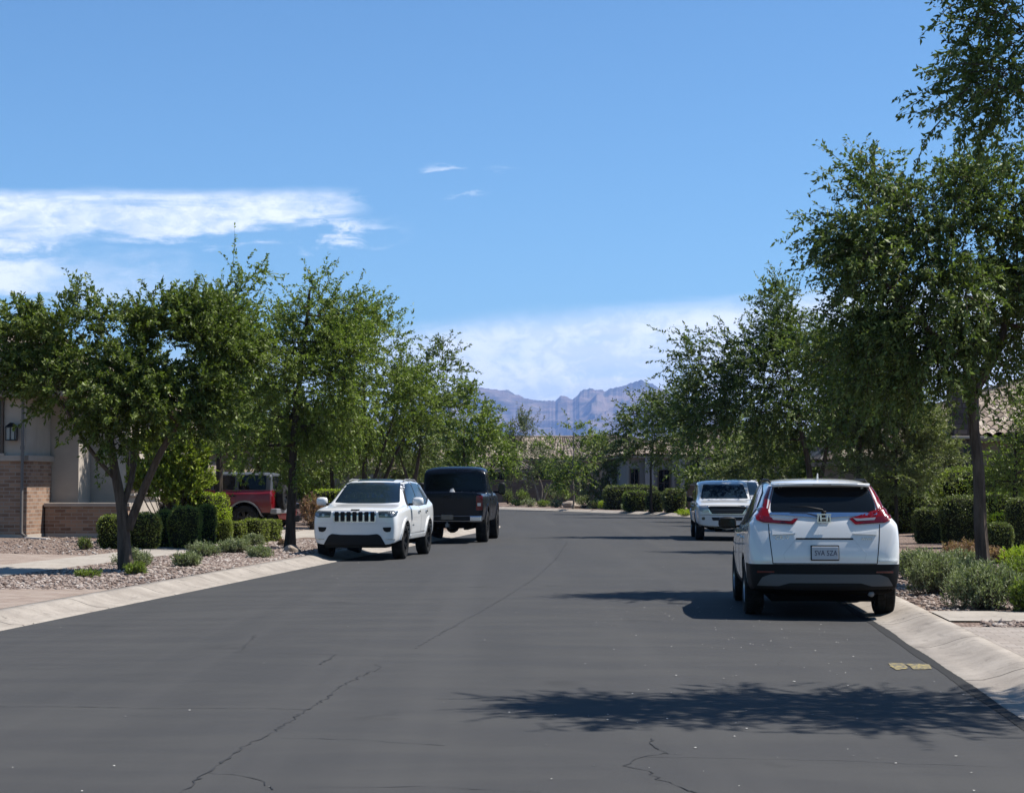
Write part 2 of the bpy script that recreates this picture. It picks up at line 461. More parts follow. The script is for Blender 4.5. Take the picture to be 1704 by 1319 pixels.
def G0(px, py):
    z = .02
    for _ in range(6):
        u = (px-852.0)/F; v = (659.5-py)/F
        Y = (z-CAMZ)*(_c-v*_s)/(_s+v*_c); X = Y*u/(_c-v*_s); z = road_z(X, Y)
    return X, Y
crack('crack', [(298,1322),(345,1285),(385,1258),(410,1240),(455,1218),(500,1188),(545,1160),(560,1145),(600,1125),(635,1110),(618,1104)], .010, M_crack, .012)
crack('crack', [(345,1285),(400,1290),(440,1297),(457,1312)], .010, M_crack)
crack('crack', [(530,1105),(545,1098),(560,1088)], .014, M_crack)
crack('crack', [(-10,1175),(120,1175),(240,1178),(400,1178),(510,1180)], .008, M_crack, .01)
crack('crack', [(470,1227),(600,1230),(740,1240)], .006, M_crackf, .01)
crack('crack', [(360,1084),(500,1087),(600,1090)], .008, M_crackf, .01)
crack('crack', [(400,1083),(425,1055)], .010, M_crackf)
crack('crack', [(690,1078),(740,1050),(830,1000),(890,962),(925,930),(945,900)], .018, M_seam2, .010)
crack('crack', [(1083,1228),(1092,1243),(1110,1252)], .014, M_crack)
crack('crack', [(1110,1252),(1060,1260),(1040,1273),(1075,1283),(1100,1297),(1165,1322)], .010, M_crack)
crack('crack', [(1050,1258),(1250,1262),(1400,1265),(1704,1277)], .006, M_crackf, .008)
crack('crack', [(500,1310),(700,1308),(900,1317)], .006, M_crackf, .008)
# tar seal along the right gutter
rows = []
for y in np.linspace(4, 60, 500):
    x = KR(y)-.055+.006*sin(y*1.3); wv = .045+.007*sin(y*2.3)+random.uniform(-.004, .004)
    rows.append([(x-wv, y, road_z(x-wv, y)+.003), (x+wv, y, .0135)])
ribbon('gutter_seal', rows, M_seal, road)
def paint(pix):
    P = [G0(*q) for q in pix]
    return mesh_obj('paint_mark', [(x, y, road_z(x, y)+.005) for x, y in P], [tuple(range(len(P)))], M_yel, road)
paint([(1478,1103),(1504,1104),(1512,1112),(1492,1115),(1482,1109)])
paint([(1503,1104),(1546,1105),(1551,1113),(1520,1114),(1514,1108)])
# fallen white petals / grit specks on the road
V = []
for i in range(300):
    if i < 190: x = random.gauss(2.4, 1.1); y = random.uniform(9, 24)
    else: x = random.uniform(-6, 4); y = random.uniform(9, 40)
    if not (KL(y)+.2 < x < KR(y)+.1): continue
    r = random.uniform(.003, .009)*(1.6 if random.random() < .08 else 1); a = random.uniform(0, pi); z = road_z(x, y)+.006
    for k in range(4): V.append((x+r*cos(a+k*pi/2)*1.3, y+r*sin(a+k*pi/2), z+random.uniform(0, .004)))
V = V
o = np_mesh('fallen_petals', V, 4, mat('petal', (.62, .6, .55), .8)); tag(o, kind='stuff')

# ---- loose stones (real pebbles) in the planted strips
def stones(n, gen, name):
    base = bmesh.new(); bmesh.ops.create_icosphere(base, subdivisions=1, radius=1.0)
    bv = np.array([v.co[:] for v in base.verts]); bf = np.array([[v.index for v in f.verts] for f in base.faces]); base.free()
    out = []; at = []
    for i in range(n):
        x, y = gen(); r = abs(random.gauss(.013, .009))+.009
        s_ = np.array([r*random.uniform(.8, 1.5), r*random.uniform(.7, 1.2), r*random.uniform(.45, .8)])
        a = random.uniform(0, 2*pi); ca, sa = cos(a), sin(a)
        q = bv*(1+rng.normal(0, .13, bv.shape))*s_
        q = np.stack([q[:, 0]*ca-q[:, 1]*sa+x, q[:, 0]*sa+q[:, 1]*ca+y, q[:, 2]+gz(x, y)+r*.3], 1)
        out.append(q[bf].reshape(-1, 3)); at += [random.random()]*len(bf)
    o = np_mesh(name, np.concatenate(out), 3, M_stone, attr=at); return tag(o, kind='stuff')
def b_stone(t, p):
    a = t.node('ShaderNodeAttribute'); a.attribute_name = 'rnd'
    t.put(p.inputs['Base Color'], t.ramp(a.outputs['Fac'], [(0, (.12, .08, .062)), (.3, (.22, .155, .125)), (.6, (.31, .24, .20)), (.88, (.42, .355, .31)), (1, (.52, .47, .42))]))
M_stone = mat('stone', rough=.9, build=b_stone)
def gl():
    y = random.uniform(25.8, 50)**1.0; o_ = random.uniform(.65, 3.55); return KL(y)-o_, y
def gl2():
    y = random.uniform(38, 60); o_ = random.uniform(5.0, 9.5); return KL(y)-o_, y
def gl3():
    y = random.uniform(15, 21.4); o_ = random.uniform(.65, 3.5); return KL(y)-o_, y
def gr():
    y = random.uniform(21.4, 40); o_ = random.uniform(.65, 4.5); return KR(y)+o_, y
def gr2():
    y = random.uniform(19.0, 19.8); o_ = random.uniform(.9, 4.5); return KR(y)+o_, y-.09*o_
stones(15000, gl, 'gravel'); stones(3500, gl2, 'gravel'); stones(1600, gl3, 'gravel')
stones(8000, gr, 'gravel'); stones(900, gr2, 'gravel')

# ---- mountains
MD = 14000.0
sky_pix = [(200,800),(450,745),(600,700),(690,668),(740,655),(780,648),(800,646),(822,648),(845,650),(862,657),(872,663),(890,665),(908,668),(922,667),(934,660),(942,660),(952,665),(958,662),(964,655),(971,648),(985,647),(1003,648),(1006,652),(1012,649),(1022,645),(1031,642),(1037,644),(1043,642),(1047,638),(1056,635),(1066,632),(1074,637),(1087,638),(1094,645),(1106,650),(1120,662),(1150,672),(1200,690),(1300,715),(1450,745),(1700,775),(2000,800)]
mx = np.array([(a-852)/F*MD for a, b in sky_pix]); mz = np.array([(809-b)/F*MD for a, b in sky_pix])
def vnoise(x, y, seed):
    r = np.random.default_rng(seed).random((256, 256)); xi = np.floor(x).astype(int); yi = np.floor(y).astype(int)
    fx = x-xi; fy = y-yi; fx = fx*fx*(3-2*fx); fy = fy*fy*(3-2*fy)
    g = lambda a, b: r[a % 256, b % 256]
    return (g(xi, yi)*(1-fx)+g(xi+1, yi)*fx)*(1-fy)+(g(xi, yi+1)*(1-fx)+g(xi+1, yi+1)*fx)*fy
nx_, ny_ = 1000, 150
X_ = np.linspace(-3300, 5400, nx_); T_ = np.linspace(0, 1, ny_)
XX, TT = np.meshgrid(X_, T_)
crest = np.interp(XX, mx, mz)+CAMZ
crest += ((vnoise(XX/38, XX*0, 3)-.5)*12+(vnoise(XX/14, XX*0, 4)-.5)*9)*(crest > 140)
tf = np.where(TT < .8, TT/.8, 1.0)
Yd = MD-3600+3600*tf+np.where(TT > .8, (TT-.8)*5000, 0)
XX2 = XX*(Yd/MD)
wx_ = XX+220*(vnoise(XX/500, Yd/500, 21)-.5)+.18*(Yd-MD); wy_ = Yd+300*(vnoise(XX/600+9, Yd/600, 22)-.5)
fb = 0; am = 1; tot_ = 0
for o_, sc_ in enumerate((1100, 600, 320, 170, 90)):
    fb = fb+am*(1-np.abs(2*vnoise(wx_/sc_*1.3+o_*7, wy_/sc_*.75+o_*3, 30+o_)-1)); tot_ += am; am *= .5
fb = fb/tot_
prof_ = .34*tf+.54*tf**1.6+.12*np.clip((tf-.93)/.07, 0, 1)**.8
kk_ = np.hanning(61); kk_ /= kk_.sum(); crs = np.convolve(np.pad(crest[0], 30, mode='edge'), kk_, 'valid')[None, :]; cr2 = crs*(1-tf**16)+crest*tf**16
Z_ = np.minimum(crest, cr2)*np.clip(prof_+(fb-.58)*1.05*np.minimum(1, tf*2.5)*(1-tf**7), 0, .998)
Z_ = np.where(TT > .8, crest*(1-(TT-.8)/.2*.8), Z_); Z_ = np.where((TT > .79) & (TT < .815), crest, Z_)
vsm = np.stack([XX2, Yd, Z_], -1).reshape(-1, 3)
fsm = [(j*nx_+i, j*nx_+i+1, (j+1)*nx_+i+1, (j+1)*nx_+i) for j in range(ny_-1) for i in range(nx_-1)]
def b_rock(t, p):
    g = t.geo(); n = t.noise(t.mapping(g, (.002, .002, .012)), 1, 7, .65); s_ = t.noise(g, .008, 6, .7)
    c = t.mix(t.ss(n, .35, .65), (.13, .095, .075), (.27, .205, .155)); c = t.mix(t.ss(s_, .45, .62, 0, .7), c, (.075, .08, .045)); q_ = t.noise(t.mapping(g, (.0012, .0012, .035)), 1, 5, .6); c = t.mix(t.ss(q_, .48, .6, 0, .45), c, (.33, .24, .19))
    t.put(p.inputs['Base Color'], c); p.inputs['Roughness'].default_value = 1; p.inputs['Specular IOR Level'].default_value = 0
o = mesh_obj('mountain_range', vsm, fsm, mat('rock', build=b_rock), None, False); o["kind"] = 'structure'

# ---- haze
hb = MB().box(-17500, 17500, -70, 18000, -1.2, 900)
hm = bpy.data.materials.new('haze'); hm.use_nodes = True
for n_ in list(hm.node_tree.nodes): hm.node_tree.nodes.remove(n_)
ho = hm.node_tree.nodes.new('ShaderNodeOutputMaterial'); hv = hm.node_tree.nodes.new('ShaderNodeVolumePrincipled')
hv.inputs['Color'].default_value = (.30, .50, 1.0, 1); hv.inputs['Density'].default_value = 0.000054; hv.inputs['Anisotropy'].default_value = .1
hm.node_tree.links.new(hv.outputs[0], ho.inputs['Volume'])
o = hb.build('haze', hm); o["kind"] = 'stuff'

# ================================================================ VEGETATION
def leaf_mat(name, c0, c1, c2, rough=.5, trans=.25, spec=.22):
    """leaf colour differs from leaf to leaf (rnd attribute)"""
    m_ = bpy.data.materials.new(name); m_.use_nodes = True; t = NT(m_.node_tree); p = t.n['Principled BSDF']
    c0, c1, c2 = [(q[0]*1.06, q[1]*1.06, q[2]*1.0) for q in (c0, c1, c2)]
    a = t.node('ShaderNodeAttribute'); a.attribute_name = 'rnd'
    c = t.ramp(a.outputs['Fac'], [(0, c0), (.5, c1), (.93, c2), (1, tuple(x*1.25 for x in c2))])
    t.put(p.inputs['Base Color'], c); p.inputs['Roughness'].default_value = rough; p.inputs['Specular IOR Level'].default_value = spec
    tr = t.node('ShaderNodeBsdfTranslucent'); t.put(tr.inputs[0], t.mix(1.0, c, (1.15, 1.35, .55), 'MULTIPLY'))
    mx_ = t.node('ShaderNodeMixShader'); mx_.inputs[0].default_value = trans
    t.l.new(p.outputs[0], mx_.inputs[1]); t.l.new(tr.outputs[0], mx_.inputs[2]); t.l.new(mx_.outputs[0], t.n['Material Output'].inputs[0])
    return m_
L_dark = leaf_mat('leaf_dark', (.030, .040, .010), (.090, .120, .026), (.21, .25, .075), trans=.30)
L_mid = leaf_mat('leaf_mid', (.050, .066, .014), (.130, .170, .034), (.26, .31, .085), trans=.34)
L_blue = leaf_mat('leaf_bluegreen', (.030, .043, .013), (.090, .120, .034), (.21, .25, .095), trans=.30)
L_olive = leaf_mat('leaf_olive', (.070, .080, .030), (.145, .165, .068), (.26, .28, .14), .5, trans=.30)
L_bright = leaf_mat('leaf_bright', (.12, .15, .014), (.27, .34, .028), (.40, .46, .06), trans=.35)
L_hedge = leaf_mat('leaf_hedge', (.075, .088, .020), (.165, .190, .045), (.28, .31, .09), trans=.3)
L_hedge2 = leaf_mat('leaf_hedge_dark', (.048, .058, .020), (.110, .130, .042), (.21, .23, .09))
L_lush = leaf_mat('leaf_lush', (.075, .095, .014), (.175, .215, .030), (.29, .33, .07), trans=.3)
L_sage = leaf_mat('leaf_sage', (.080, .095, .048), (.17, .195, .11), (.31, .33, .22), .6)
L_red = leaf_mat('leaf_reddish', (.13, .065, .045), (.26, .15, .10), (.42, .31, .22), .6)
L_conif = leaf_mat('leaf_conifer', (.045, .058, .024), (.095, .115, .05), (.17, .19, .09), .6)
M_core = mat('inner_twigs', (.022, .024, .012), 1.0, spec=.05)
def bark(name, a, b):
    def f(t, p):
        g = t.mapping(t.objco(), (14, 14, 2.2)); n = t.noise(g, 1, 6, .7, .5)
        t.put(p.inputs['Base Color'], t.mix(t.ss(n, .3, .7), a, b)); p.inputs['Roughness'].default_value = .95
        p.inputs['Specular IOR Level'].default_value = .15
        t.put(p.inputs['Normal'], t.bump(n, .8, .012))
    return mat(name, build=f)
B_grey = bark('bark_grey', (.060, .045, .035), (.15, .115, .090))
B_dark = bark('bark_dark', (.038, .029, .022), (.085, .066, .05))
B_pale = bark('bark_pale', (.20, .165, .125), (.36, .31, .25))

def leaves(P, D, size, aspect, rg, curl=.25, upbias=0.0):
    """diamond leaves at points P with growing directions D -> vertices (N*4,3)"""
    n = len(P)
    D = D/np.maximum(1e-6, np.linalg.norm(D, axis=1, keepdims=True))
    r = rg.normal(size=(n, 3)); r[:, 2] += upbias*0
    S = np.cross(D, r); S /= np.maximum(1e-6, np.linalg.norm(S, axis=1, keepdims=True))
    N = np.cross(S, D)
    L = (size*rg.uniform(.65, 1.3, n))[:, None]; Wd = L*aspect
    a = P; b = P+D*L*.45+S*Wd*.5+N*L*.06; c = P+D*L-N*L*curl*.3; d = P+D*L*.45-S*Wd*.5+N*L*.06
    return np.stack([a, b, c, d], 1).reshape(-1, 3)

def tube_np(pts, rads, k):
    """pts (n,3) -> quads (m*4,3)"""
    n = len(pts); d = np.gradient(pts, axis=0); d /= np.maximum(1e-9, np.linalg.norm(d, axis=1, keepdims=True))
    ref = np.array([.31, .17, .93]) if abs(d[0] @ np.array([.31, .17, .93])) < .9 else np.array([1., 0, 0])
    u = np.cross(d, ref); u /= np.linalg.norm(u, axis=1, keepdims=True); w_ = np.cross(d, u)
    an = np.arange(k)*2*pi/k
    ring = pts[:, None]+(u[:, None]*np.cos(an)[None, :, None]+w_[:, None]*np.sin(an)[None, :, None])*np.asarray(rads)[:, None, None]
    a = ring[:-1]; b = ring[1:]
    q = np.stack([a, np.roll(a, -1, 1), np.roll(b, -1, 1), b], 2)
    return q.reshape(-1, 3)
def bez(a, b, bend, n):
    t_ = np.linspace(0, 1, n)[:, None]; m_ = (a+b)/2+bend
    return a*(1-t_)**2+2*m_*t_*(1-t_)+b*t_**2

def make_tree(seed, base, stems, blobs, nclump, ntwig, nleaf, lsize, Lm, Bm, aspect=.42, droop=.35, trunk_r=.1,
              twig_len=.55, clump_r=.42, up=.35, name='tree', label='', cat='tree', group=None, sparse=0.0, wob=.05, fill=0):
    """base: ground point; stems: list of (fork height fraction dir...) as polylines relative to base;
       blobs: list of (cx,cy,cz, rx,ry,rz, weight) relative to base"""
    rg = np.random.default_rng(seed)
    # stems -> trunk quads
    TQ = []; nodes = []; nodr = []
    for st in stems:
        pts = np.array(st['p'], float); r0 = st.get('r', trunk_r); r1 = st.get('r1', r0*.45)
        # densify
        q = [pts[0]]
        for a, b in zip(pts[:-1], pts[1:]):
            n = max(2, int(np.linalg.norm(b-a)/.18))
            for i in range(1, n+1): q.append(a+(b-a)*i/n+rg.normal(0, wob*.22, 3)*[1, 1, .3])
        q = np.array(q)
        if len(q) > 4:
            for _ in range(2): q[1:-1] = (q[:-2]+2*q[1:-1]+q[2:])/4
        rr = np.linspace(r0, r1, len(q)); 
        if st.get('flare', False): rr[:3] *= np.array([1.35, 1.15, 1.05])
        TQ.append(tube_np(q, rr, 9))
        s0 = int(len(q)*st.get('from', .55))
        nodes += list(q[s0:]); nodr += list(rr[s0:])
    nodes = np.array(nodes); nodr = np.array(nodr)
    W_ = np.array([b[6] if len(b) > 6 else b[3]*b[4]*b[5] for b in blobs], float); W_ /= W_.sum()
    # limbs to each blob centre
    lim_n = []; lim_r = []
    for b in blobs:
        c = np.array(b[:3]); i = np.argmin(np.linalg.norm(nodes-c, axis=1)+.35*np.maximum(0, nodes[:, 2]-c[2]))
        L = np.linalg.norm(nodes[i]-c)
        if L < .3: continue
        q = bez(nodes[i], c, np.array([0, 0, -.06*L])+rg.normal(0, .06*L, 3), 9)
        r = np.linspace(min(nodr[i]*.7, trunk_r*.5), .008, 9); TQ.append(tube_np(q, r, 6)); lim_n += list(q[2:]); lim_r += list(r[2:])
    an = np.concatenate([nodes, np.array(lim_n).reshape(-1, 3)]); ar = np.concatenate([nodr, np.array(lim_r)])
    C = []; CB = []
    for k in range(nclump):
        bi = rg.choice(len(blobs), p=W_) if k >= 2*len(blobs) else k % len(blobs); b = blobs[bi]
        v = rg.normal(size=3); v /= np.linalg.norm(v); rad = rg.uniform(.25, 1.0)**.5
        C.append(np.array(b[:3])+v*rad*np.array(b[3:6])); CB.append(bi)
    C = np.array(C); CB = np.array(CB)
    # branches to clumps
    allc = np.array([b[:3] for b in blobs]); cen = (allc*W_[:, None]).sum(0)
    bn = []
    for c in C:
        i = np.argmin(np.linalg.norm(an-c, axis=1)+.5*np.maximum(0, an[:, 2]-c[2])+rg.uniform(0, .25, len(an)))
        L = np.linalg.norm(an[i]-c)
        q = bez(an[i], c, np.array([0, 0, .08*L])+rg.normal(0, .08*L, 3), 6)
        TQ.append(tube_np(q, np.linspace(min(ar[i]*.6, .022), .006, 6), 4)); bn.append(q)
    # twigs
    P = []; D = []
    ci = rg.integers(0, nclump, ntwig)
    start = np.array([bn[i][rg.integers(3, 6)] for i in ci])+rg.normal(0, clump_r*.45, (ntwig, 3))
    out = start-np.array([np.array(blobs[CB[i]][:3]) for i in ci]); out /= np.maximum(.05, np.linalg.norm(out, axis=1, keepdims=True))
    out2 = start-cen; out2 /= np.maximum(.05, np.linalg.norm(out2, axis=1, keepdims=True))
    dirs = out*.5+out2*.6+rg.normal(0, .55, (ntwig, 3))+np.array([0, 0, up]); dirs /= np.linalg.norm(dirs, axis=1, keepdims=True)
    tl = twig_len*rg.uniform(.5, 1.45, ntwig)*np.where(rg.random(ntwig) < .06, 1.6, 1)
    seg = 5; prev = start; pts = [start]
    dcur = dirs.copy()
    for s_ in range(seg-1):
        dcur = dcur+np.array([0, 0, -droop*.35])+rg.normal(0, .12, (ntwig, 3)); dcur /= np.linalg.norm(dcur, axis=1, keepdims=True)
        prev = prev+dcur*(tl/(seg-1))[:, None]; pts.append(prev)
    pts = np.stack(pts, 1)     # ntwig, seg, 3
    # twig geometry: thin flat ribbons (2-sided strips crossed would be heavy): 3-sided tubes
    for i in range(0, ntwig, 1 if ntwig < 900 else 2):
        TQ.append(tube_np(pts[i], np.linspace(.0065, .002, seg), 3))
    n = nleaf
    ti = rg.integers(0, ntwig, n); u = rg.uniform(.08, 1.0, n)*(seg-1); k0 = np.minimum(u.astype(int), seg-2); f = (u-k0)[:, None]
    p0 = pts[ti, k0]; p1 = pts[ti, k0+1]
    P = p0*(1-f)+p1*f+rg.normal(0, .012, (n, 3)); ax = p1-p0; ax /= np.maximum(1e-6, np.linalg.norm(ax, axis=1, keepdims=True))
    D = ax*.7+rg.normal(0, .62, (n, 3))+np.array([0, 0, -.12])
    rnd = np.clip(rg.beta(2.0, 2.2, n)*.75+np.array(rg.random(ntwig))[ti]*.25, 0, 1)
    LV = leaves(P, D, lsize, aspect, rg)
    root = empty(name, base); tag(root, label, cat, group)
    tq = np.concatenate(TQ)
    tr = np_mesh('trunk', tq, 4, Bm, root, smooth=True)
    np_mesh('crown', LV, 4, Lm, root, attr=rnd)
    return root

def px_blobs(base, Y0, lst):
    """ellipses measured in the photo (px,py,rx,ry,[dy],[ry depth]) at depth Y0+dy -> blobs relative to the base"""
    out = []
    for q in lst:
        px, py, rx, ry = q[:4]; dy = q[4] if len(q) > 4 else 0.0
        X, Z = W(px, py, Y0+dy); k = (Y0+dy)/F
        rd = q[5] if len(q) > 5 else (rx*k+ry*k)/2
        out.append((X-base[0], Y0+dy-base[1], Z-base[2], rx*k, rd, ry*k, rx*ry*rd))
    return out
def PX(base, Y, px, py):
    X, Z = W(px, py, Y); return (X-base[0], Y-base[1], Z-base[2])

def stick_to(base, Y0, pixs, dys=None):
    return [PX(base, Y0+(dys[i] if dys else 0), *p_) for i, p_ in enumerate(pixs)]

# ---- left foreground tree with three leaning stems
b = G(210, 950); Yb = b[1]
make_tree(11, b, [
    dict(p=stick_to(b, Yb, [(212,955),(205,905),(207,860),(198,820),(192,780),(185,730),(172,680)]), r=.125, r1=.05, flare=True),
    dict(p=stick_to(b, Yb, [(213,880),(228,840),(245,800),(262,760),(285,720),(320,670),(350,630)], [0,0,-.1,-.2,-.3,-.4,-.5]), r=.085, r1=.035),
    dict(p=stick_to(b, Yb, [(203,845),(220,795),(226,740),(232,680),(240,620)], [0,.1,.3,.5,.7]), r=.06, r1=.03),
    dict(p=stick_to(b, Yb, [(196,800),(165,770),(140,735),(110,680),(80,640)], [0,-.1,-.2,-.3,-.3]), r=.045, r1=.02)],
    px_blobs(b, Yb, [(60,590,75,75,.2),(140,560,80,80,-.3),(180,640,95,75,0),(250,580,85,85,.4),(330,570,75,75,0),(385,590,50,80,.3),(160,528,40,34,.2),(235,540,55,36,-.2),(320,535,45,36,.2),
        (60,552,45,30,0),(270,680,80,45,-.5),(170,715,50,35,-.4),(375,665,40,35,0),(10,580,50,60,.3),(-30,610,50,50,0),(345,710,35,25,-.2),(210,650,80,55,-.6),(110,640,60,50,-.4),(300,640,60,50,-.3)]),
    165, 2600, 98000, .080, L_dark, B_grey, droop=.2, up=.35, twig_len=.38, clump_r=.27, name='street_tree',
    label='nearest tree on the left with forked leaning trunks, beside the footpath', cat='tree', group='trees lining the street')
# ---- taller light green tree left of the white SUV (single thin trunk)
b = G(483, 912); Yb = b[1]
make_tree(12, b, [dict(p=stick_to(b, Yb, [(482,916),(484,860),(487,800),(488,740),(492,680),(500,610),(510,540),(515,480)]), r=.13, r1=.03, flare=True, **{'from': .35})],
    px_blobs(b, Yb, [(500,640,85,90,0),(520,540,70,70,.3),(515,500,42,30,0),(460,600,50,80,-.4),(455,690,60,60,0),(545,700,60,55,0),(575,520,25,28,0),(590,570,55,55,.3),(420,640,45,60,.4),(560,620,70,60,-.4),(425,740,45,30,0),(470,760,50,30,.3)]),
    125, 1700, 58000, .080, L_mid, B_dark, droop=.45, up=.4, twig_len=.62, clump_r=.33, name='street_tree',
    label='tall airy tree with one slim dark trunk just left of the white off-road SUV', cat='tree', group='trees lining the street')
# ---- crown seen behind the first tree
b = (*[W(365, 800, 50)[0], 50.0], gz(W(365, 800, 50)[0], 50)); Yb = 50
make_tree(13, b, [dict(p=stick_to(b, Yb, [(362,888),(364,800),(366,700),(372,600),(376,520)]), r=.12, r1=.03, **{'from': .4})],
    px_blobs(b, Yb, [(375,520,50,38,0),(365,570,60,60,0),(400,620,55,70,0),(360,650,60,50,0),(410,470,25,20,0),(330,520,35,45,0),(400,710,60,45,.5)]),
    80, 900, 24000, .10, L_mid, B_dark, droop=.4, up=.45, twig_len=.6, name='street_tree',
    label='light green treetop rising directly behind the nearest left tree', cat='tree', group='trees lining the street')
# ---- trees behind the white SUV on the left
def simple_tree(seed, px, ybase, Y, tp, bl, nl, ls, Lm, Bm, label, tr=.12, droop=.4, up=.4, ncl=60, ntw=600, tl=.7, cr=.5, name='street_tree', group='trees lining the street', asp=.42, cat='tree'):
    X = W(px, 809, Y)[0]; b = (X, Y, gz(X, Y))
    if isinstance(tp[0][0], (int, float)): tp = [tp]
    st = []
    for i, q in enumerate(tp):
        q = list(q)
        p_ = stick_to(b, Y, q)
        if i == 0 or True: p_[0] = (p_[0][0], p_[0][1], 0.0) if i == 0 or abs(q[0][1]-tp[0][0][1]) < 12 else p_[0]
        st.append(dict(p=p_, r=tr*(1 if i == 0 else .7), r1=.025, flare=i == 0, **{'from': .45}))
    return make_tree(seed, b, st, px_blobs(b, Y, bl), ncl, ntw, nl, ls, Lm, Bm, aspect=asp, droop=droop, up=up, twig_len=tl, clump_r=cr, trunk_r=tr, name=name, label=label, cat=cat, group=group)
simple_tree(14, 606, 860, 62, [[(606,872),(606,820),(607,760),(608,700),(605,620)],[(607,850),(628,780),(640,740),(660,680)],[(607,850),(640,800),(655,760),(690,700)]],
    [(610,600,60,50),(660,640,60,55,.5),(600,680,60,50,-.5),(560,640,50,60),(690,660,45,50),(640,560,35,30),(560,720,45,35),(655,700,60,40),(610,540,30,25),(540,580,40,50)], 30000, .11, L_mid, B_dark,
    'bushy tree with three dark splayed stems, above the roof of the white off-road SUV', ncl=90, ntw=900)
simple_tree(15, 556, 860, 68, [(556,870),(553,800),(548,740),(545,680)], [(545,690,50,40),(520,720,50,45),(590,720,50,35),(580,750,35,18),(480,720,50,40)], 12000, .13, L_dark, B_dark,
    'dark shaded tree whose straight trunk stands behind the white off-road SUV roof', ncl=55, ntw=520)
simple_tree(16, 690, 850, 76, [[(692,862),(690,800),(700,740),(700,680)],[(692,840),(676,790),(660,740)]],
    [(690,670,60,55),(735,640,40,50),(740,600,30,26),(715,720,60,40),(650,720,45,35),(700,610,30,25),(660,640,40,40)], 17000, .13, L_dark, B_grey,
    'dark green tree rising behind the black pickup cab, its top against the clouds', ncl=80, ntw=800)
simple_tree(17, 775, 850, 88, [(775,860),(773,800),(772,740),(772,700)], [(780,700,45,50),(810,720,25,45),(750,730,45,40),(790,750,40,30),(765,670,30,28)], 12000, .15, L_mid, B_grey,
    'small rounded green tree behind the black pickup, last one before the bend on the left', ncl=55, ntw=520)
simple_tree(18, 640, 850, 84, [(645,860),(645,800),(645,760)], [(640,780,45,22),(700,775,40,22),(600,790,40,18),(670,760,40,20)], 7000, .15, L_olive, B_grey,
    'low olive coloured tree seen between the dark stems behind the white off-road SUV', ncl=40, ntw=300, tr=.08)
# ---- dark trees behind the red car
simple_tree(19, 430, 850, 72, [(430,870),(430,800),(430,720)], [(430,730,60,40),(380,720,50,45),(480,730,50,45),(350,700,40,50),(440,680,60,40),(520,760,30,40)], 16000, .14, L_dark, B_dark,
    'dark dense tree standing behind the red off-road SUV', ncl=70, ntw=600)
# ---- far trees at the bend
simple_tree(20, 898, 840, 134, [[(900,846),(893,815),(880,780)],[(902,846),(912,810),(925,790)],[(900,840),(903,810),(895,790)]],
    [(870,740,22,38),(850,770,22,35),(895,775,30,30),(862,800,25,18),(845,740,14,22),(880,715,7,12)], 9000, .19, L_conif, B_pale, 'feathery dark tree with several pale stems at the bend, left of the tiled roof', tr=.10, droop=-.3, up=1.6, ncl=50, ntw=420, tl=1.2, cr=.5, name='bend_tree', group='trees at the bend', asp=.25)
simple_tree(21, 953, 845, 118, [(954,853),(955,820),(952,790),(955,750),(954,720)], [(955,790,22,32),(975,760,18,30),(925,765,25,24),(985,725,10,10),(952,715,8,12),(940,800,25,18),(915,740,14,10),(962,745,12,18)], 5200, .17, L_mid, B_pale,
    'slender tree with a thin pale trunk in front of the far tiled roof', tr=.06, ncl=34, ntw=240, tl=.8, cr=.4, name='bend_tree', group='trees at the bend')
simple_tree(22, 1000, 840, 126, [[(1000,850),(1000,810),(1005,780)],[(1000,845),(985,800),(980,780)]], [(1000,775,32,30),(975,790,28,26),(1020,795,24,25),(1005,750,24,16),(1000,815,30,14)], 9000, .17, L_olive, B_pale,
    'round olive green tree beside the far grey house wall', tr=.08, ncl=50, ntw=400, tl=.8, name='bend_tree', group='trees at the bend')
simple_tree(23, 930, 840, 150, [(928,846),(925,810),(925,780)], [(925,790,26,22),(905,800,22,18),(945,800,20,16)], 5000, .2, L_dark, B_dark,
    'dark shrubby tree in the shade below the far tiled roof', tr=.08, ncl=35, ntw=260, tl=.8, name='bend_tree', group='trees at the bend')

# ---- right side: the big near tree
bx, by = 6.95, 26.6; b = (bx, by, gz(bx, by)); Yb = by
make_tree(31, b, [dict(p=[(0, 0, 0)]+stick_to(b, Yb, [(1637,945),(1632,860),(1628,760),(1617,690),(1618,640),(1612,590),(1590,520),(1565,450)]), r=.112, r1=.045, flare=True, **{'from': .62}),
    dict(p=stick_to(b, Yb, [(1620,650),(1650,600),(1675,540),(1690,460)], [0, .1, .3, .5]), r=.09, r1=.035, **{'from': .3}),
    dict(p=stick_to(b, Yb, [(1614,610),(1560,560),(1500,510),(1460,440)], [0, -.2, -.4, -.5]), r=.06, r1=.025, **{'from': .3})],
    px_blobs(b, Yb, [(1560,370,100,75,.2),(1480,400,85,95,-.2),(1650,380,90,110,.3),(1440,480,70,70,.3),(1560,500,110,85,-.4),(1670,515,80,80,.1),(1510,570,80,55,.3),(1590,300,55,24,0),(1500,310,55,34,.2),
        (1440,330,32,28,0),(1425,395,42,30,-.2),(1392,385,22,22,0),(1425,300,18,10,0),(1435,550,40,40,0),(1655,605,50,26,.2),(1480,620,40,22,.3),(1690,340,45,40,.4),(1750,420,70,120,.2),(1745,540,55,70,0),(1560,610,50,22,-.3)]),
    165, 2500, 80000, .078, L_blue, B_grey, droop=.6, up=.2, twig_len=.6, clump_r=.28, name='street_tree', trunk_r=.13,
    label='big tree on the right with a tall bare trunk rising out of grey bushes', cat='tree', group='trees lining the street')
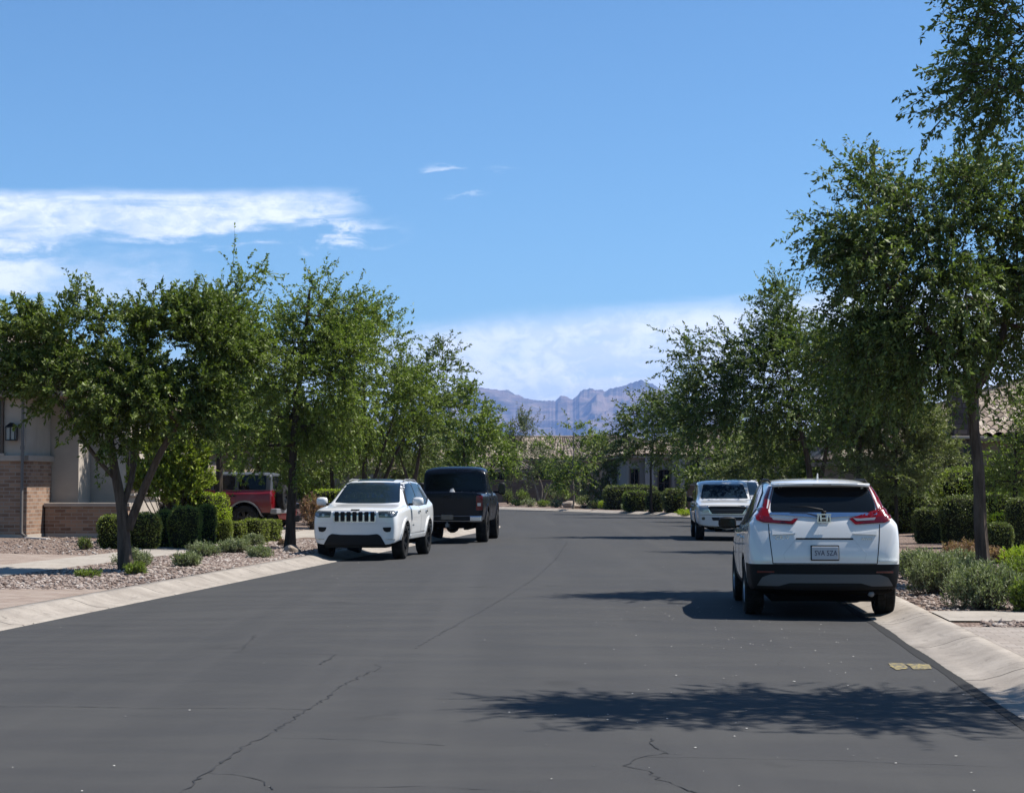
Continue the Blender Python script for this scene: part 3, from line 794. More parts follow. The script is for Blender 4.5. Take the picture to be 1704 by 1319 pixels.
# ---- nearest tree at the right edge (mostly outside the frame)
bx, by = 6.7, 13.6; b = (bx, by, gz(bx, by)); Yb = by
make_tree(32, b, [dict(p=[(0, 0, 0), (.05, 0, 1.2), (-.05, .1, 2.4), (-.2, .1, 3.6), (-.5, .1, 4.8)], r=.13, r1=.05, flare=True, **{'from': .6}), dict(p=[(-.05, .1, 2.2), (-.9, -.1, 3.4), (-1.6, -.2, 4.3)], r=.07, r1=.03, **{'from': .3}),
    dict(p=[(0, 0, 2.3), (.9, .2, 3.6), (1.3, .3, 4.9)], r=.07, r1=.03, **{'from': .3})],
    [(-.5, 0, 6.0, 2.0, 1.5, .85, 5), (.9, 0, 5.4, 1.9, 1.5, 1.1, 5), (-1.6, .1, 6.0, 1.1, 1.2, .55, 2.5), (1.4, -.1, 4.4, 1.4, 1.2, .8, 3), (-.6, .1, 4.9, 1.2, 1.1, .6, 1.6), (-2.2, -.2, 5.9, .6, .7, .3, .6),
     *[q[:6]+(w_,) for q, w_ in zip(px_blobs(b, Yb, [(1672,30,38,45,0,.5),(1690,160,40,36,0,.6),(1655,140,22,36,-.2,.3)]), (.35, .35, .22))]],
    200, 2600, 150000, .046, L_blue, B_grey, droop=.5, up=.1, twig_len=.42, clump_r=.3, name='street_tree', trunk_r=.12,
    label='overhanging tree in the top right corner, only its left branches in view', cat='tree', group='trees lining the street')
# ---- right middle distance
simple_tree(33, 1352, 880, 56, [[(1355,885),(1350,820),(1345,770),(1330,700),(1310,620)],[(1353,850),(1370,780),(1378,730),(1400,650)]],
    [(1290,560,50,50),(1240,600,55,45,-.4),(1330,610,70,55,.4),(1190,640,50,40),(1250,670,70,55),(1350,680,80,50,-.4),(1150,600,30,22),(1135,580,22,10),(1295,515,22,30),(1300,495,10,18),(1400,600,50,50),(1180,690,50,35),(1290,730,60,35,.5),(1400,720,60,40)],
    66000, .105, L_blue, B_grey, 'large spreading tree whose branches reach out over the small white pickup', ncl=175, ntw=2200, tl=.7, droop=.4, up=.3, tr=.14)
simple_tree(34, 1430, 880, 44, [(1432,890),(1430,800),(1430,700),(1430,600)],
    [(1440,560,50,60),(1400,600,50,60),(1450,640,70,55),(1410,690,60,40),(1500,640,50,50)], 20000, .10, L_dark, B_grey, 'dark tree filling the gap beside the big right tree, above the hatchback SUV', ncl=80, ntw=800, tl=.6, droop=.4)
simple_tree(35, 1492, 895, 44, [(1492,902),(1492,860),(1490,820),(1492,780),(1490,730)],
    [(1480,720,85,48),(1530,740,60,55),(1430,740,50,50),(1490,690,70,35),(1500,790,75,38),(1440,790,45,30),(1545,715,34,28),(1568,785,22,26)], 34000, .095, L_olive, B_dark,
    'small round olive tree with a thin dark trunk behind the white hatchback SUV', ncl=110, ntw=1300, tl=.42, cr=.3, droop=-.1, up=.7, asp=.2, tr=.06, name='olive_tree')
simple_tree(36, 1163, 862, 92, [(1163,866),(1162,830),(1160,780),(1165,720)], [(1160,700,55,40),(1200,730,60,40),(1120,690,45,35),(1160,740,50,22),(1240,700,40,40),(1150,660,40,25),(1210,760,40,22),(1175,775,35,14)], 15000, .15, L_blue, B_dark,
    'dark green tree behind the small white pickup, its trunk standing at the kerb', ncl=75, ntw=700, tl=.9, tr=.14)
simple_tree(37, 1084, 850, 103, [(1084,856),(1083,820),(1083,770),(1090,720)], [(1085,720,50,35),(1050,730,35,32),(1110,740,45,28),(1045,705,25,16),(1085,690,35,20),(1038,750,14,18),(1090,765,30,10)], 12000, .16, L_blue, B_dark,
    'drooping tree with a thin trunk in front of the far grey house', ncl=60, ntw=600, tl=.9, tr=.09)
simple_tree(38, 1270, 870, 72, [(1272,872),(1270,830),(1268,790)], [(1265,790,60,26),(1320,780,50,30),(1220,780,35,24),(1290,745,50,25),(1360,800,40,25)], 13000, .12, L_olive, B_dark,
    'low olive tree behind the roof of the white hatchback SUV', ncl=60, ntw=560, tl=.7, tr=.09, name='olive_tree')
simple_tree(39, 1690, 860, 46, [(1690,880),(1690,800),(1690,720)], [(1700,790,30,24),(1730,700,40,60),(1665,800,30,14)], 7000, .09, L_mid, B_dark,
    'leafy tree at the right edge in front of the tiled roof', ncl=50, ntw=500, tl=.5, tr=.09)
# ---- big broad-leaved bush beside the left house
def bush(seed, base, blobs, n, ls, Lm, label, name='bush', cat='bush', group=None, asp=.45, ntw=300, tl=.3, droop=.1, up=.6, stems=True, jit=.1):
    rg = np.random.default_rng(seed); root = empty(name, base); tag(root, label, cat, group)
    P0 = []; 
    W_ = np.array([b_[3]*b_[4]*b_[5] for b_ in blobs]); W_ /= W_.sum()
    bi = rg.choice(len(blobs), ntw, p=W_); B = np.array([b_[:6] for b_ in blobs])[bi]
    v = rg.normal(size=(ntw, 3)); v /= np.linalg.norm(v, axis=1, keepdims=True); v[:, 2] = np.where(v[:, 2] < -.35, -v[:, 2], v[:, 2])
    rad = rg.uniform(.15, 1, (ntw, 1))**.4
    end = B[:, :3]+v*rad*B[:, 3:]; end[:, 2] = np.maximum(end[:, 2], .03)
    dirs = v*.8+rg.normal(0, .4, (ntw, 3))+[0, 0, up]; dirs /= np.linalg.norm(dirs, axis=1, keepdims=True)
    st = end-dirs*tl*rg.uniform(.6, 1.2, (ntw, 1)); st[:, 2] = np.maximum(st[:, 2], .01)
    ti = rg.integers(0, ntw, n); u = rg.uniform(.1, 1.05, (n, 1)); ax = (end-st)[ti]
    P = st[ti]+ax*u+rg.normal(0, .01, (n, 3)); P[:, 2] = np.maximum(P[:, 2], .01)
    axn = ax/np.maximum(1e-6, np.linalg.norm(ax, axis=1, keepdims=True))
    D = axn*.8+rg.normal(0, .5, (n, 3))
    np_mesh('foliage', leaves(P, D, ls, asp, rg), 4, Lm, root, attr=np.clip(rg.beta(2, 2.2, n)*.8+rg.random(ntw)[ti]*.2, 0, 1))
    tq = [tube_np(np.stack([st[i], (st[i]+end[i])/2+rg.normal(0, .01, 3), end[i]]), [.006, .004, .002], 3) for i in range(0, ntw, 2)]
    cen = (np.array([b_[:3] for b_ in blobs])*W_[:, None]).sum(0)
    for i in range(min(40, ntw//6)):
        e = st[rg.integers(0, ntw)]; q = bez(np.array([cen[0]*.5+rg.normal(0, .04), cen[1]*.5+rg.normal(0, .04), 0.0]), e, rg.normal(0, .05, 3)+[0, 0, .05], 6); q[:, 2] = np.maximum(q[:, 2], 0)
        tq.append(tube_np(q, np.linspace(.018, .006, 6), 5))
    np_mesh('stems', np.concatenate(tq), 4, B_grey, root, smooth=True)
    return root
X0 = W(285, 809, 45.5)[0]; bb = (X0, 45.5, gz(X0, 45.5))
bush(51, bb, px_blobs(bb, 45.5, [(280,800,50,55),(310,760,42,50),(255,750,35,45),(300,820,48,40),(330,800,32,40),(290,720,35,30),(235,800,28,40),(335,840,20,30)]), 17000, .10, L_lush,
     'tall leafy bright green bush between the left house and the red off-road SUV', ntw=900, tl=.4, asp=.5)

# ---- clipped hedges: shaped block with a leafy skin
_hc = {}
def hedge_mesh(seed, sx, sy, sz, Lm, shape=3.5, n=2600, ls=.045, tuck=.12):
    rg = np.random.default_rng(seed)
    # superellipsoid directions
    v = rg.normal(size=(n, 3)); v[:, 2] = np.where(rg.random(n) < .58, np.abs(v[:, 2]), -np.abs(v[:, 2]))
    def sup(v):
        k = (np.abs(v[:, 0])**shape+np.abs(v[:, 1])**shape+np.abs(v[:, 2])**shape)**(-1/shape); return v*k[:, None]
    v /= np.linalg.norm(v, axis=1, keepdims=True); q = sup(v)
    lump = 1+.035*np.sin(v[:, 0]*7+seed)+.03*np.sin(v[:, 1]*9+seed*2)+.03*np.sin(v[:, 2]*8)
    zz = q[:, 2]*.5+.5; tp = 1-tuck*(1-zz)
    P = np.stack([q[:, 0]*sx*lump*tp, q[:, 1]*sy*lump*tp, zz*sz*(1+.02*np.sin(v[:, 0]*9+v[:, 1]*7))], 1)
    P *= rg.uniform(.93, 1.01, (n, 1))**np.array([1, 1, .6])
    D = v*np.array([1/sx, 1/sy, 1.3/sz]); D /= np.linalg.norm(D, axis=1, keepdims=True); D = D*.75+rg.normal(0, .65, (n, 3))
    LV = leaves(P, D, ls, .5, rg)
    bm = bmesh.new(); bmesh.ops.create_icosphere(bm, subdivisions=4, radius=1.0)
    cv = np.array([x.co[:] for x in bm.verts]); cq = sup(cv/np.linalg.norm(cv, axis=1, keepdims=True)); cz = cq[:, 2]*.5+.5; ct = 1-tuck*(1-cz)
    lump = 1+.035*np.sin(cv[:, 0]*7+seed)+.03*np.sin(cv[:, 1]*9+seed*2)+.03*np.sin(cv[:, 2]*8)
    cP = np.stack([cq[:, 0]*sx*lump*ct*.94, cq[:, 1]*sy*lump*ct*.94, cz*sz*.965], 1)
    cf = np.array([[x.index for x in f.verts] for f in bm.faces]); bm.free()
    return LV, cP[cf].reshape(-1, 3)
def hedge(px, py, w_px, h_px, label, Lm=L_hedge, Y=None, depth=None, shape=3.5, n=2600, ls=.045, name='clipped_shrub', cat='shrub', group=None, seed=None, tuck=.12, rz=0.0):
    if Y is None: X, Y, z = G(px, py)
    else: X = W(px, 809, Y)[0]; z = gz(X, Y)
    k = Y/F; sx = w_px*k/2; sz = h_px*k; sy = depth/2 if depth else sx
    if seed is None: seed = int(px*7+py)
    LV, CV = hedge_mesh(seed, sx, sy, sz, Lm, shape, n, ls, tuck)
    root = empty(name, (X, Y, z-.01), rz); tag(root, label, cat, group)
    rg = np.random.default_rng(seed)
    np_mesh('foliage', LV, 4, Lm, root, attr=rg.beta(2, 2.2, len(LV)//4))
    np_mesh('twig_core', CV, 3, M_core, root, smooth=False)
    return root
gl_ = 'clipped shrubs in the left front garden'; gr_ = 'clipped shrubs in the right front garden'; gf_ = 'clipped hedges by the bend'
hedge(186, 903, 44, 56, 'grey green clipped shrub directly left of the forked tree trunk', group=gl_, Y=41.5)
hedge(243, 905, 54, 60, 'clipped barrel shrub directly right of the forked tree trunk', group=gl_, Y=41.8)
hedge(274, 906, 34, 62, 'narrow clipped shrub third from the left in the garden row', group=gl_, Y=43.0)
hedge(308, 907, 56, 70, 'largest rounded clipped shrub in the middle of the left garden row', group=gl_, Y=42.5, n=3200)
hedge(344, 906, 34, 70, 'olive clipped shrub pressed against the bright yellow green hedge', group=gl_, Y=43.8)
hedge(333, 905, 96, 84, 'tall bright yellow green clipped hedge block behind the left garden row', L_bright, group=gl_, Y=45.8, depth=1.0, shape=8, n=6500, tuck=.03, rz=-.5)
hedge(394, 893, 34, 36, 'small square clipped shrub left of two others in front of the red off-road SUV', group=gl_, Y=46.5, shape=7, rz=-.4, tuck=.04)
hedge(423, 893, 42, 40, 'middle square clipped shrub in front of the red off-road SUV wheel', group=gl_, Y=46.8, shape=7, rz=-.4, tuck=.04)
hedge(449, 889, 32, 36, 'rightmost square clipped shrub below the red off-road SUV bumper', group=gl_, Y=48.5, shape=7, rz=-.4, tuck=.04)
hedge(376, 905, 22, 40, 'narrow olive shrub between the bright hedge and the square shrubs', group=gl_, Y=45.5)
# mounds of low bushes left
gm = 'low mounded bushes in the left planting strip'
def mound(px, py, w_px, h_px, label, Lm=L_sage, n=3600, ls=.05, group=None, seed=None, asp=.3, up=.8, Y=None, tl=.16, name='low_bush'):
    if Y is None: X, Y, z = G(px, py)
    else: X = W(px, 809, Y)[0]; z = gz(X, Y)
    k = Y/F; rx = w_px*k/2; rz_ = h_px*k
    rg = random.Random(int(px)); bl = [(0, 0, rz_*.38, rx*.75, rx*.75, rz_*.55)]
    for i in range(5):
        a = i*2*pi/5+rg.random(); bl.append((cos(a)*rx*.5, sin(a)*rx*.5, rz_*rg.uniform(.25, .42), rx*.48, rx*.48, rz_*rg.uniform(.4, .55)))
    return bush(seed or int(px*3+py), (X, Y, z), bl, n, ls, Lm, label, name, 'bush', group, asp, ntw=max(160, n//12), tl=tl, up=up)
mound(222, 942, 78, 34, 'grey green low bush right behind the foot of the forked tree', group=gm)
mound(225, 956, 44, 24, 'small dark green bush at the foot of the forked tree trunk', L_mid, 1800, group=gm)
mound(312, 943, 58, 29, 'small low bush alone on the gravel right of the forked tree', group=gm)
mound(338, 926, 66, 30, 'rounded sage green bush behind the lone small bush on the gravel', group=gm)
mound(389, 920, 68, 30, 'wide sage green mound in the middle of the planting strip', group=gm)
mound(432, 928, 52, 24, 'low sage bush nearest the kerb in front of the wide mound', group=gm)
mound(422, 908, 46, 24, 'small bush half hidden behind the wide sage green mound', group=gm)
mound(147, 960, 52, 14, 'flat creeping plant on the gravel left of the forked tree foot', L_mid, 1200, group=gm)
mound(140, 914, 34, 26, 'scrubby dark plant on the gravel below the low brick wall', L_dark, 1100, group=gm)
mound(470, 908, 14, 16, 'tiny twiggy plant beside the slim dark tree trunk', L_red, 260, group=gm)
mound(420, 893, 44, 44, 'feathery grey bush above the square shrubs by the red SUV wheel', L_sage, 1800, group=gm, Y=49)
mound(520, 873, 50, 70, 'tall reddish leafed bush between the red car and the white SUV', L_red, 3000, group=gm, Y=60, tl=.3, ls=.08)
hedge(560, 868, 80, 60, 'bright clipped hedge behind the left door mirror of the white off-road SUV', L_bright, group=gl_, Y=66, depth=1.6, shape=6, n=3000, ls=.06)
# right garden
mound(1638, 1020, 158, 86, 'biggest round grey green bush at the kerb below the bare trunk', n=12000, ls=.042, group='grey green bushes on the right verge', Y=21.9, asp=.28)
mound(1556, 985, 112, 82, 'grey green bush just right of the parked hatchback SUV bumper', n=9000, ls=.045, group='grey green bushes on the right verge', Y=24.6, asp=.28)
mound(1620, 965, 110, 60, 'grey green bush behind the biggest one, left of the bare trunk', n=6000, ls=.045, group='grey green bushes on the right verge', Y=25.9, asp=.28)
mound(1525, 945, 110, 58, 'pale bush behind the right rear lamp of the parked hatchback SUV', n=6000, ls=.05, group='grey green bushes on the right verge', Y=29, asp=.28)
mound(1600, 940, 110, 48, 'low pale grey bush in front of the reddish flowering bush', n=5000, ls=.05, group='grey green bushes on the right verge', Y=30.5, asp=.28)
mound(1704, 1025, 60, 66, 'fresh green bush cut by the right edge of the picture', L_mid, n=3500, ls=.05, group='grey green bushes on the right verge', Y=21.2)
mound(1700, 970, 90, 66, 'yellowish green bush right of the bare trunk', L_mid, n=4500, ls=.05, group='grey green bushes on the right verge', Y=25.5)
mound(1700, 940, 90, 60, 'light green grassy bush at the right edge behind the bare trunk', L_bright, n=4000, ls=.05, group='grey green bushes on the right verge', Y=30)
mound(1610, 925, 100, 46, 'reddish pink flowering bush left of the bare trunk', L_red, 4200, .055, group='reddish bushes on the right verge', Y=34.5)
mound(1655, 925, 50, 34, 'small reddish bush peeking out right of the bare trunk', L_red, 1800, .055, group='reddish bushes on the right verge', Y=34)
hedge(1546, 892, 52, 58, 'square dark clipped shrub leftmost in the right garden', Lm=L_hedge2, group=gr_, Y=46.5, shape=6)
hedge(1601, 898, 76, 86, 'big rounded grey green clipped shrub left of the bare trunk', Lm=L_hedge2, group=gr_, Y=43, shape=4, n=4500)
hedge(1663, 895, 40, 50, 'bright clipped shrub right of the bare trunk', L_bright, group=gr_, Y=45)
hedge(1698, 895, 46, 84, 'dark clipped shrub at the right edge of the garden', Lm=L_hedge2, group=gr_, Y=41.5, shape=5, n=3200)
hedge(1662, 905, 44, 50, 'shaded round clipped shrub at the foot of the bright one, right of the bare trunk', L_hedge2, group=gr_, Y=39.5)
hedge(1660, 880, 90, 78, 'mid green hedge behind the bare trunk', L_mid, group=gr_, Y=48, depth=1.0, shape=5, n=4200)
hedge(1650, 860, 190, 110, 'tall sunlit green hedge in front of the right house', L_lush, group=gr_, Y=53, depth=1.6, shape=5, n=9000, ls=.08)
hedge(1480, 870, 120, 100, 'dark tall shrub mass behind the olive tree trunk', L_dark, group=gr_, Y=56, depth=1.6, shape=4, n=7000, ls=.08)
hedge(1390, 870, 120, 80, 'dark shrub mass hidden behind the hatchback SUV roof', L_dark, group=gr_, Y=66, depth=1.6, shape=4, n=4500, ls=.09)
# bend hedges
hedge(1050, 848, 92, 40, 'long flat topped hedge with a sunlit top by the far grey house', L_hedge2, group=gf_, Y=114, depth=1.6, shape=7, n=3600, ls=.12, tuck=.02)
hedge(1058, 852, 42, 34, 'dark rounded hedge in front of the long flat hedge', L_dark, group=gf_, Y=107, shape=4, n=1800, ls=.11)
hedge(1090, 855, 32, 34, 'small light topped round shrub at the thin trunk by the far house', L_hedge2, group=gf_, Y=103.5, shape=3, n=1300, ls=.1)
hedge(1122, 853, 40, 40, 'squarish dark shrub left of the small white pickup', L_hedge2, group=gf_, Y=101, shape=4, n=1700, ls=.1)
mound(1045, 853, 36, 16, 'grey rounded bush at the far kerb in front of the dark hedge', L_sage, 900, .11, group=gf_, Y=108, tl=.3)
mound(1140, 859, 42, 12, 'yellow green low plants at the kerb left of the small white pickup', L_bright, 700, .1, group=gf_, Y=96, tl=.2)
for i, (px, w_, h_, Lm_, lb, yy) in enumerate([(880, 34, 16, L_sage, 'low bush below the pale stems at the bend', 130), (905, 28, 14, L_mid, 'green bush second from the left on the bend verge', 129), (860, 30, 12, L_mid, 'bush at the left end of the bend verge', 134), (845, 24, 30, L_dark, 'tall dark bush against the block wall, leftmost at the bend', 140), (915, 30, 34, L_olive, 'tall olive bush against the block wall behind the pale stems', 140), (940, 30, 30, L_mid, 'tall green bush against the block wall behind the slender tree', 141), (870, 30, 26, L_mid, 'tall green bush against the block wall, left of the pale stems', 141),
        (926, 30, 14, L_sage, 'grey bush on the bend verge left of the slender tree', 126), (972, 36, 26, L_olive, 'tall olive bush just right of the slender tree', 121), (990, 30, 18, L_olive, 'olive bush between the tall olive bush and the yellow one', 118),
        (1006, 28, 18, L_bright, 'yellow green bush on the bend verge', 116.5), (1022, 22, 14, L_red, 'brownish bush left of the grey rounded bush at the bend', 115)]):
    mound(px, 845, w_, h_, lb, Lm_, 900, .12, group='bushes on the bend verge', Y=yy, tl=.3)

# ================================================================ VEHICLES
def paint_mat(name, col, rough=.35, metal=0.0, coat=1.0):
    def f(t, p):
        n = t.noise(t.objco(), 1.6, 5, .6)
        t.put(p.inputs['Roughness'], t.ss(n, .3, .8, rough*.9, rough*1.3))
        n2 = t.noise(t.mapping(t.objco(), (3, 3, 9)), 1.0, 5, .7)      # road dust
        t.put(p.inputs['Base Color'], t.mix(t.ss(n2, .5, .8, 0, .12 if max(col) > .1 else .02), col, (.30, .27, .24)))
    return mat(name, col, rough, metal, f, coat=coat, coatr=.04, alb=.76)
P_white = paint_mat('white_paint', (.80, .80, .79)); P_silver = paint_mat('off_white_paint', (.66, .665, .67))
P_black = paint_mat('black_paint', (.003, .004, .009), .25, coat=.0)
P_black.node_tree.nodes['Principled BSDF'].inputs['Specular IOR Level'].default_value = .28; P_red = paint_mat('red_paint', (.14, .003, .006), .3, coat=.2)
P_red2 = paint_mat('dark_red_paint', (.30, .014, .02), .3)
def b_glass(t, p):
    n = t.noise(t.objco(), 1.3, 3, .5)
    t.put(p.inputs['Roughness'], t.ss(n, .3, .8, .03, .09))
M_glass = mat('tinted_glass', (.006, .008, .010), .04, 0, b_glass, spec=.22)
M_glassb = mat('windscreen_glass', (.010, .020, .034), .05, 0, b_glass, spec=.35)
M_trim = mat('black_trim', (.007, .007, .008), .6, spec=.25); M_plas = mat('dark_plastic', (.006, .006, .0065), .6, spec=.2)
M_under = mat('underbody', (.006, .006, .006), .9, spec=.05)
M_chrome = mat('chrome', (.50, .53, .58), .16, 1.0); M_skid = mat('silver_plastic', (.20, .20, .205), .45); M_skidd = mat('grey_plastic', (.085, .085, .088), .5)
M_redlens = mat('red_lens', (.17, .002, .004), .15, coat=.15, spec=.3); M_redlens2 = mat('red_lens_dark', (.10, .002, .004), .15, coat=.4)
M_clear = mat('clear_lens', (.22, .225, .24), .12, .3, coat=1.0); M_lampdark = mat('headlamp_dark', (.045, .052, .050), .15, .3, coat=1.0)
M_seam = mat('panel_gap', (.02, .02, .021), .9, spec=.0); M_plate = mat('plate_white', (.52, .55, .60), .4); M_ink = mat('plate_ink', (.03, .035, .09), .6)
M_tail_w = mat('lens_and_highlight_white', (.72, .66, .66), .15, coat=1.0)
def b_tyre(t, p):
    n = t.noise(t.objco(), 14, 4, .6); t.put(p.inputs['Base Color'], t.mix(t.ss(n, .4, .7), (.012, .012, .012), (.030, .029, .027)))
M_tyre = mat('tyre_rubber', rough=.85, build=b_tyre, spec=.2); M_rimd = mat('dark_rim', (.018, .018, .019), .35, .6); M_rims = mat('alloy_rim', (.42, .42, .43), .3, .9)
M_roofg = mat('grey_hardtop', (.055, .06, .066), .55)
M_int = mat('pale_interior', (.10, .12, .15), .8)

def ring(zb, w, zbelt, wt, zt, hood):
    if hood: return [(0, zb), (w*.86, zb), (w*.965, zb+.07), (w*.995, zb+(zt-zb)*.38), (w, zt-.26 if zt-zb > .5 else zb+(zt-zb)*.6), (w-.025, zt-.10), (w-.07, zt-.045), (w-.17, zt-.015), (w*.5, zt), (0, zt+.008)]
    return [(0, zb), (w*.86, zb), (w*.965, zb+.07), (w*.995, zb+.30), (w, zbelt-.22), (w-.025, zbelt-.03), (w-.075, zbelt+.03), (wt, zt-.075), (wt-.15, zt-.010), (0, zt)]
def car_body(name, st, parent, mats, wheels, R, cavity=None, planes=(), pick=None, crease=(), screase=(), lev=2, cr=.35, wellw=.30, wellr=.055):
    K = 10; vs = []
    for (x, zb, w, zbelt, wt, zt, hd) in st:
        r = ring(zb, w, zbelt, wt, zt, hd)
        vs += [(x, y, z) for y, z in r]+[(x, -y, z) for y, z in r[1:-1]][::-1]
    n = 2*K-2; fs = []
    for i in range(len(st)-1):
        for j in range(n): fs.append((i*n+j, i*n+(j+1) % n, (i+1)*n+(j+1) % n, (i+1)*n+j))
    for i, rev in ((0, True), (len(st)-1, False)):
        b = i*n
        def L(j): return b+j
        def Rr(j): return b+(n-j) % n
        caps = [(L(0), L(1), Rr(1))]+[(L(j), L(j+1), Rr(j+1), Rr(j)) for j in range(1, K-2)]+[(L(K-2), L(K-1), Rr(K-2))]
        fs += [c[::-1] if rev else c for c in caps]
    me = bpy.data.meshes.new(name); me.from_pydata(vs, [], fs)
    bm = bmesh.new(); bm.from_mesh(me); bmesh.ops.recalc_face_normals(bm, faces=bm.faces)
    cl = bm.edges.layers.float.new('crease_edge'); bm.verts.ensure_lookup_table()
    for e in bm.edges:
        a, b = sorted((e.verts[0].index, e.verts[1].index)); ia, ja = divmod(a, n); ib, jb = divmod(b, n)
        fa = min(ja, n-ja); 
        if ia != ib and fa in crease: e[cl] = cr
        if ia == ib and ia in screase: e[cl] = cr
    bm.to_mesh(me); bm.free()
    o = link(bpy.data.objects.new(name, me)); md = o.modifiers.new('s', 'SUBSURF'); md.levels = lev; md.render_levels = lev
    def bake():
        dg = bpy.context.evaluated_depsgraph_get(); ev = o.evaluated_get(dg); m2 = bpy.data.meshes.new_from_object(ev)
        o.modifiers.clear(); o.data = m2; m2.name = name
    bake()
    bvh = BVHTree.FromPolygons([v.co.copy() for v in o.data.vertices], [p.vertices[:] for p in o.data.polygons])
    cut = MB()
    for (wx, wy) in wheels:
        s_ = 1 if wy > 0 else -1
        prof = [(0, -.02), (R+wellr, -.02), (R+wellr, wellw+.25), (0, wellw+.25)]
        k = 40; M_ = Matrix.Translation((wx, wy-s_*(wellw-.12), R))
        vs_ = []; 
        for yy in (0, s_*(wellw+.25)):
            vs_ += [M_ @ Vector(((R+wellr)*cos(2*pi*i/k), yy, (R+wellr)*sin(2*pi*i/k))) for i in range(k)]
        f_ = [tuple(range(k)), tuple(range(2*k-1, k-1, -1))]+[(i, k+i, k+(i+1) % k, (i+1) % k) for i in range(k)]
        cut.add(vs_, f_)
    if cavity: cut.box(*cavity)
    c = cut.build('cut', M_under)
    for m_ in mats: o.data.materials.append(m_) if len(o.data.materials) < len(mats) else None
    o.data.materials.clear()
    for m_ in mats: o.data.materials.append(m_)
    bo = o.modifiers.new('b', 'BOOLEAN'); bo.object = c; bo.operation = 'DIFFERENCE'; bo.solver = 'EXACT'
    try: bo.material_mode = 'INDEX'
    except Exception: pass
    bake(); 
    cm = c.data; bpy.data.objects.remove(c); bpy.data.meshes.remove(cm)
    o.data.materials.clear()
    for m_ in mats: o.data.materials.append(m_)
    bm = bmesh.new(); bm.from_mesh(o.data)
    for co, no in planes: bmesh.ops.bisect_plane(bm, geom=bm.verts[:]+bm.edges[:]+bm.faces[:], plane_co=co, plane_no=no, dist=1e-4)
    for f in bm.faces:
        ce = f.calc_center_median(); well = any(abs(math.hypot(ce.x-wx, ce.z-R)-(R+wellr)) < .012 and abs(ce.y) > .3 and (ce.y*wy > 0) and abs(f.normal.y) < .3 for wx, wy in wheels) \
            or any(math.hypot(ce.x-wx, ce.z-R) < R+wellr+.005 and ce.y*wy > 0 and abs(ce.y) < abs(wy)-wellw+.15 and abs(f.normal.y) > .9 for wx, wy in wheels)
        f.smooth = True
        f.material_index = 1 if well or (f.normal.z < -.6 and ce.z < 1.0) else (pick(ce, f.normal) if pick else 0)
    bm.to_mesh(o.data); bm.free()
    try: o.data.set_sharp_from_angle(angle=radians(38))
    except Exception: pass
    o.parent = parent
    return o, bvh

VIEW = {'rear': (Vector((1, 0, 0)), lambda a, b: Vector((-9, a, b))), 'front': (Vector((-1, 0, 0)), lambda a, b: Vector((9, a, b))),
        'left': (Vector((0, -1, 0)), lambda a, b: Vector((a, 9, b))), 'right': (Vector((0, 1, 0)), lambda a, b: Vector((a, -9, b))), 'top': (Vector((0, 0, -1)), lambda a, b: Vector((a, b, 9)))}
def rounded(poly, r, n=4):
    out = []; N = len(poly)
    for i in range(N):
        p0, p1, p2 = Vector(poly[i-1]), Vector(poly[i]), Vector(poly[(i+1) % N])
        a = (p0-p1); b = (p2-p1); ra = min(r, a.length*.45, b.length*.45); a = p1+a.normalized()*ra; b = p1+b.normalized()*ra
        for k in range(n+1):
            t_ = k/n; out.append(tuple(a*(1-t_)**2+p1*2*t_*(1-t_)+b*t_**2))
    return out
def panel(name, bvh, polys, view, m_, parent, off=.004, thick=.02, r=.02, grid=.06, label=None):
    """flat outlines wrapped onto a body's surface, with a rim going into the body"""
    d, org = VIEW[view]; bm = bmesh.new()
    if isinstance(polys[0][0], (int, float)): polys = [polys]
    for poly in polys:
        q = rounded(poly, r) if r else poly
        bmesh.ops.triangulate(bm, faces=[bm.faces.new([bm.verts.new((a, b, 0)) for a, b in q])])
    xs = [v.co.x for v in bm.verts]; ys_ = [v.co.y for v in bm.verts]
    for lo, hi, ax in ((min(xs), max(xs), 0), (min(ys_), max(ys_), 1)):
        k = int((hi-lo)/grid)
        for i in range(1, k+1):
            c = lo+(hi-lo)*i/(k+1)
            bmesh.ops.bisect_plane(bm, geom=bm.verts[:]+bm.edges[:]+bm.faces[:], plane_co=(c, 0, 0) if ax == 0 else (0, c, 0), plane_no=(1, 0, 0) if ax == 0 else (0, 1, 0), dist=1e-5)
    bmesh.ops.remove_doubles(bm, verts=bm.verts, dist=1e-4)
    nrm = {}
    for v in bm.verts:
        h = bvh.ray_cast(org(v.co.x, v.co.y), d)
        if h[0] is None:
            p_ = org(v.co.x, v.co.y)+d*9; h = bvh.find_nearest(p_)
            co, no = h[0], h[1]
            if view in ('rear', 'front'): co = Vector((co.x, p_.y, p_.z))
            elif view in ('left', 'right'): co = Vector((p_.x, co.y, p_.z))
            else: co = Vector((p_.x, p_.y, co.z))
        else: co, no = h[0], h[1]
        if no.dot(d) > 0: no = -no
        no = (no-d*.6).normalized()
        v.co = co+no*off; nrm[v.index] = no
    bm.verts.index_update(); bm.normal_update()
    if sum(f.normal.dot(d)*f.calc_area() for f in bm.faces) > 0: bmesh.ops.reverse_faces(bm, faces=bm.faces)
    for f in bm.faces: f.smooth = True
    be = [e for e in bm.edges if len(e.link_faces) == 1]
    ret = bmesh.ops.extrude_edge_only(bm, edges=be)
    for v in [g for g in ret['geom'] if isinstance(g, bmesh.types.BMVert)]:
        v.co += d*(thick+off)
    me = bpy.data.meshes.new(name); bm.to_mesh(me); bm.free(); me.materials.append(m_)
    try: me.set_sharp_from_angle(angle=radians(50))
    except Exception: pass
    o = link(bpy.data.objects.new(name, me)); o.parent = parent
    if label: o["label"] = label
    return o
def mirror(p): return [(-a, b) for a, b in p][::-1]
